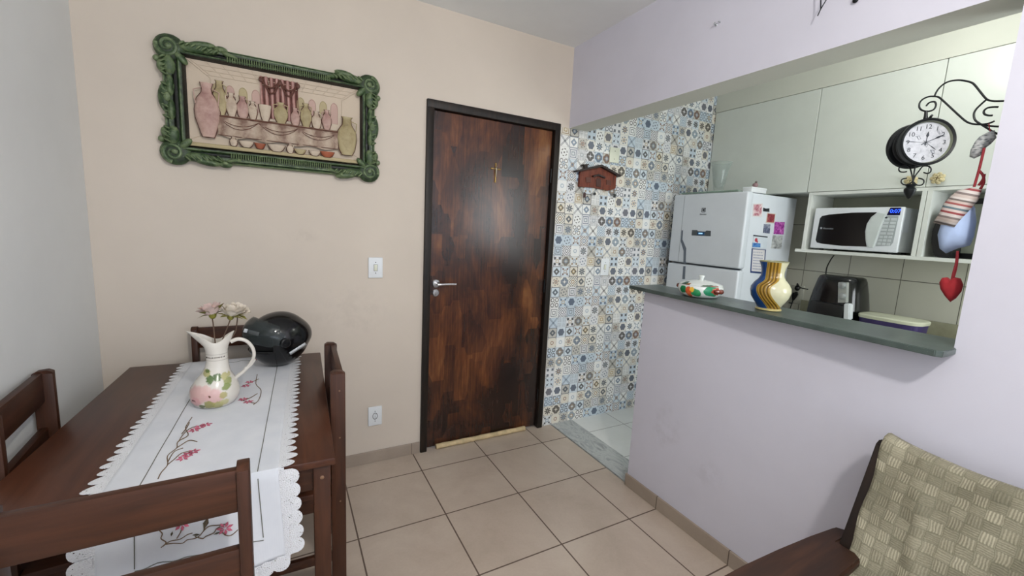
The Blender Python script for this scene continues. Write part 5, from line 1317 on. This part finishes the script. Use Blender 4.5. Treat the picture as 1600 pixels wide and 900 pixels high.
# ------------------------------------------------------------------ wall hook and wire ornament
hk=thing('screw_hook','small screw hook on the white beam above the patterned tiles','hook',at(1120,38,'x',XR))
bm=newbm(); p=at(1119,39,'x',XR); add_tube(bm,[p+Vector((.004,0,0)),p+Vector((-.012,0,0)),p+Vector((-.02,-.004,-.004)),p+Vector((-.02,-.010,.003))],.0025,8); add_sphere(bm,p,(.003,.006,.006),8); obj('hook_wire',bm,M['silver'],hk)
bm=newbm(); p2=p+Vector((0,-.02,.004)); add_tube(bm,[p2+Vector((.003,0,0)),p2+Vector((-.014,0,0))],.0022,8); obj('hook_screw',bm,M['silver'],hk)
wo=thing('wire_hanger','thin grey wire ornament end hanging down the white beam at the top of the view','ornament',at(1283,14,'x',XR-.03))
bm=newbm(); wxp=XR-.03
w_=lambda u,v: at(u,v,'x',wxp)
apex=w_(1282.5,14)
for pts in ([w_(1283,-60),apex],[w_(1302,-60),w_(1291,0),apex],[apex,w_(1277.5,25)]): add_tube(bm,pts,.0019,6)
obj('wire_frame',bm,M['black_iron'],wo)
bm=newbm(); tpz=w_(1283,-60); add_tube(bm,[tpz,Vector((XR-.001,tpz.y,tpz.z+.01))],.002,6); obj('wall_pin',bm,M['silver'],wo)
bm=newbm(); p=at(1338,1,'x',XR); add_sphere(bm,p+Vector((-.006,0,0)),(.007,.009,.009),12); tag(obj('wall_peg',bm,M['black_iron']),'dark round peg on the white beam at the top edge, right of the wire','peg')
# ------------------------------------------------------------------ armchair
AC=thing('wooden_armchair','dark wooden armchair with paddle arms standing against the lavender partition wall','armchair',(1.3,-2.2,0))
def back_x(z): return 1.60-(.855-z)*.42
AY0,AY1=-2.50,-1.955
for y in (AY1,AY0):
    bm=newbm(); y0,y1=y-.016,y+.016
    poly=[(back_x(.85)+.022,y0,.85),(back_x(.85)+.005,y0,.858),(back_x(.85)-.016,y0,.848),(back_x(.38)-.02,y0,.38),(1.42,y0,0),(1.47,y0,0),(back_x(.38)+.03,y0,.38)]
    add_prism(bm,poly,(0,.032,0),.004); obj('back_post',bm,M['armpost'],AC)
bm=newbm(); z=.78; add_box(bm,(back_x(z)+.002,AY0+.014,z-.025),(back_x(z)+.020,AY1-.014,z+.025),.004); obj('top_rail',bm,M['armwood'],AC)
bm=newbm(); z=.45; add_box(bm,(back_x(z)-.008,AY0+.014,z-.03),(back_x(z)+.014,AY1-.014,z+.03),.004); obj('lower_rail',bm,M['armwood'],AC)
for s,yc in ((1,AY1+.028),(-1,AY0-.028)):
    bm=newbm(); za=.545
    o_=[(1.54,.0),(1.52,.030),(1.40,.042),(1.25,.052),(1.10,.058),(1.0,.058),(.955,.045),(.935,.01),(.935,-.03),(.955,-.062),(1.0,-.088),(1.10,-.092),(1.25,-.088),(1.38,-.082),(1.43,-.078),(1.446,-.060),(1.446,-.0125),(1.52,-.0125)]
    add_prism(bm,[(x,yc+s*yy,za-.012) for x,yy in o_],(0,0,.026),.006); obj('arm_rest',bm,M['armwood'],AC)
    bm=newbm(); yy=AY1 if s>0 else AY0; add_box(bm,(.985,yy-.02,0),(1.03,yy+.02,.5325),.004); obj('front_leg',bm,M['armpost'],AC)
    bm=newbm(); add_box(bm,(1.0305,yy-.012,.34),(1.40,yy+.012,.40),.003); obj('side_rail',bm,M['armwood'],AC)
bm=newbm(); add_box(bm,(.99,AY0+.021,.34),(1.02,AY1-.021,.40),.003); obj('front_rail',bm,M['armwood'],AC)
bm=newbm(); add_box(bm,(1.0,AY0+.02,.401),(1.40,AY1-.02,.418),.003); obj('seat_board',bm,M['armwood'],AC)
# woven throw over the backrest, down over the seat
bm=newbm(); NU,NV=60,70; W0,W1=AY1-.000,AY0-.03; g={}
uvl=bm.loops.layers.uv.new('UVMap'); uvs={}
prof=[]
path=[(1.655,.60),(1.650,.79),(1.642,.850),(1.616,.872),(1.584,.862),(1.563,.80),(1.505,.66),(1.455,.54),(1.41,.465),(1.36,.438),(1.20,.43),(1.02,.428),(.975,.41),(.965,.32)]
P3=smooth_path([Vector((a,0,b)) for a,b in path],10)
L=[0]
for a,b in zip(P3,P3[1:]): L.append(L[-1]+(b-a).length)
def along(s):
    for i in range(len(L)-1):
        if L[i+1]>=s: return P3[i].lerp(P3[i+1],(s-L[i])/(L[i+1]-L[i]+1e-9))
    return P3[-1]
for i in range(NU+1):
    for j in range(NV+1):
        t=i/NU; s=L[-1]*j/NV; p=along(s)
        y=W0+(W1-W0)*t
        # gathered wrinkles, and the left edge pulled in behind the post lower down
        ed=min(1,t*7); wr=(.004*math.sin(t*26+s*9)+.007*math.sin(t*7+s*14)*math.sin(s*5))*ed
        sag=-.018*math.sin(PI*min(1,t*1.3))*math.exp(-((s-.30)/.10)**2)
        fold=.012*math.exp(-((t-.18-.25*(s-.35))/.035)**2)*(1 if .42<s<.95 else 0)
        q_=Vector((p.x-wr*.8-fold,y-.010*math.exp(-t*12)*(s-.3)*2.5-.003*math.sin(s*31)*math.exp(-t*12),p.z+sag+wr*.4+.008*math.exp(-t*14)))
        g[i,j]=bm.verts.new(q_); uvs[g[i,j]]=((W0-y)/.030,s/.030)
for i in range(NU):
    for j in range(NV):
        f=bm.faces.new((g[i,j],g[i+1,j],g[i+1,j+1],g[i,j+1]))
        for lo in f.loops: lo[uvl].uv=uvs[lo.vert]
th=obj('woven_throw',bm,M['weave'],None,sharp=80); m=th.modifiers.new('thickness','SOLIDIFY'); m.thickness=.006; m.offset=0
tag(th,'sage green basket weave throw draped over the armchair back','throw')
# ------------------------------------------------------------------ lamps
def ceiling_lamp(x,y,label,watt,col,rad):
    t=thing('ceiling_lamp',label,'lamp',(x,y,ZC-.05)); bm=newbm(); add_lathe(bm,[(0,0),(.12,0),(.12,-.02),(.10,-.022),(0,-.022)],(x,y,ZC-.001),36); obj('lamp_base',bm,M['plastic_white'],t)
    l=bpy.data.lights.new('lamp_light','POINT'); l.shadow_soft_size=rad; l.energy=watt; l.color=col
    o=bpy.data.objects.new('lamp_light',l); COL.objects.link(o); o.location=(x,y,ZC-.15); 
    bm=newbm(); add_lathe(bm,[(.10,-.022),(.098,-.035),(0,-.038)],(x,y,ZC-.001),36); obj('lamp_diffuser',bm,emit('lamp_glow_'+str(int(x*10)),'#fff6e8',3.),t)
    return o
ceiling_lamp(.5,-2.95,'round ceiling lamp of the living room behind the camera',92,(1.,.955,.90),.07)
ceiling_lamp(2.62,-1.55,'round ceiling lamp of the kitchen',8,(1.,1.,.95),.08)
l=bpy.data.lights.new('daylight','AREA'); l.shape='RECTANGLE'; l.size=wx1-wx0; l.size_y=wz1-wz0; l.energy=26; l.color=(.80,.88,1.)
o=bpy.data.objects.new('daylight',l); COL.objects.link(o); o.location=((wx0+wx1)/2,YB-.14,(wz0+wz1)/2); o.rotation_euler=(R(90),0,0)
l=bpy.data.lights.new('daylight_kitchen','AREA'); l.shape='RECTANGLE'; l.size=.88; l.size_y=1.0; l.energy=31; l.color=(.93,.98,1.)
o=bpy.data.objects.new('daylight_kitchen',l); COL.objects.link(o); o.location=(2.65,KY-.13,1.575); o.rotation_euler=(R(90),0,0)
l=bpy.data.lights.new('added_side_fill','AREA'); l.shape='RECTANGLE'; l.size=1.2; l.size_y=1.25; l.energy=36; l.color=(.84,.90,1.)  # added area light behind the side opening, brightens the left wall
o=bpy.data.objects.new('added_side_fill',l); COL.objects.link(o); o.location=(XR2+.03,-3.95,1.525); o.rotation_euler=(0,R(90),0)
w=bpy.data.worlds.new('sky'); S.world=w; w.use_nodes=True; bg=w.node_tree.nodes['Background']; bg.inputs[0].default_value=(.62,.75,1,1); bg.inputs[1].default_value=.6
S.view_settings.view_transform='Standard'; S.view_settings.look='None'; S.view_settings.gamma=1; S.view_settings.exposure=-.18; S.view_settings.use_curve_mapping=False
S.cycles.use_denoising=True; S.cycles.max_bounces=8; S.cycles.diffuse_bounces=5; S.cycles.transparent_max_bounces=12; S.cycles.sample_clamp_indirect=6
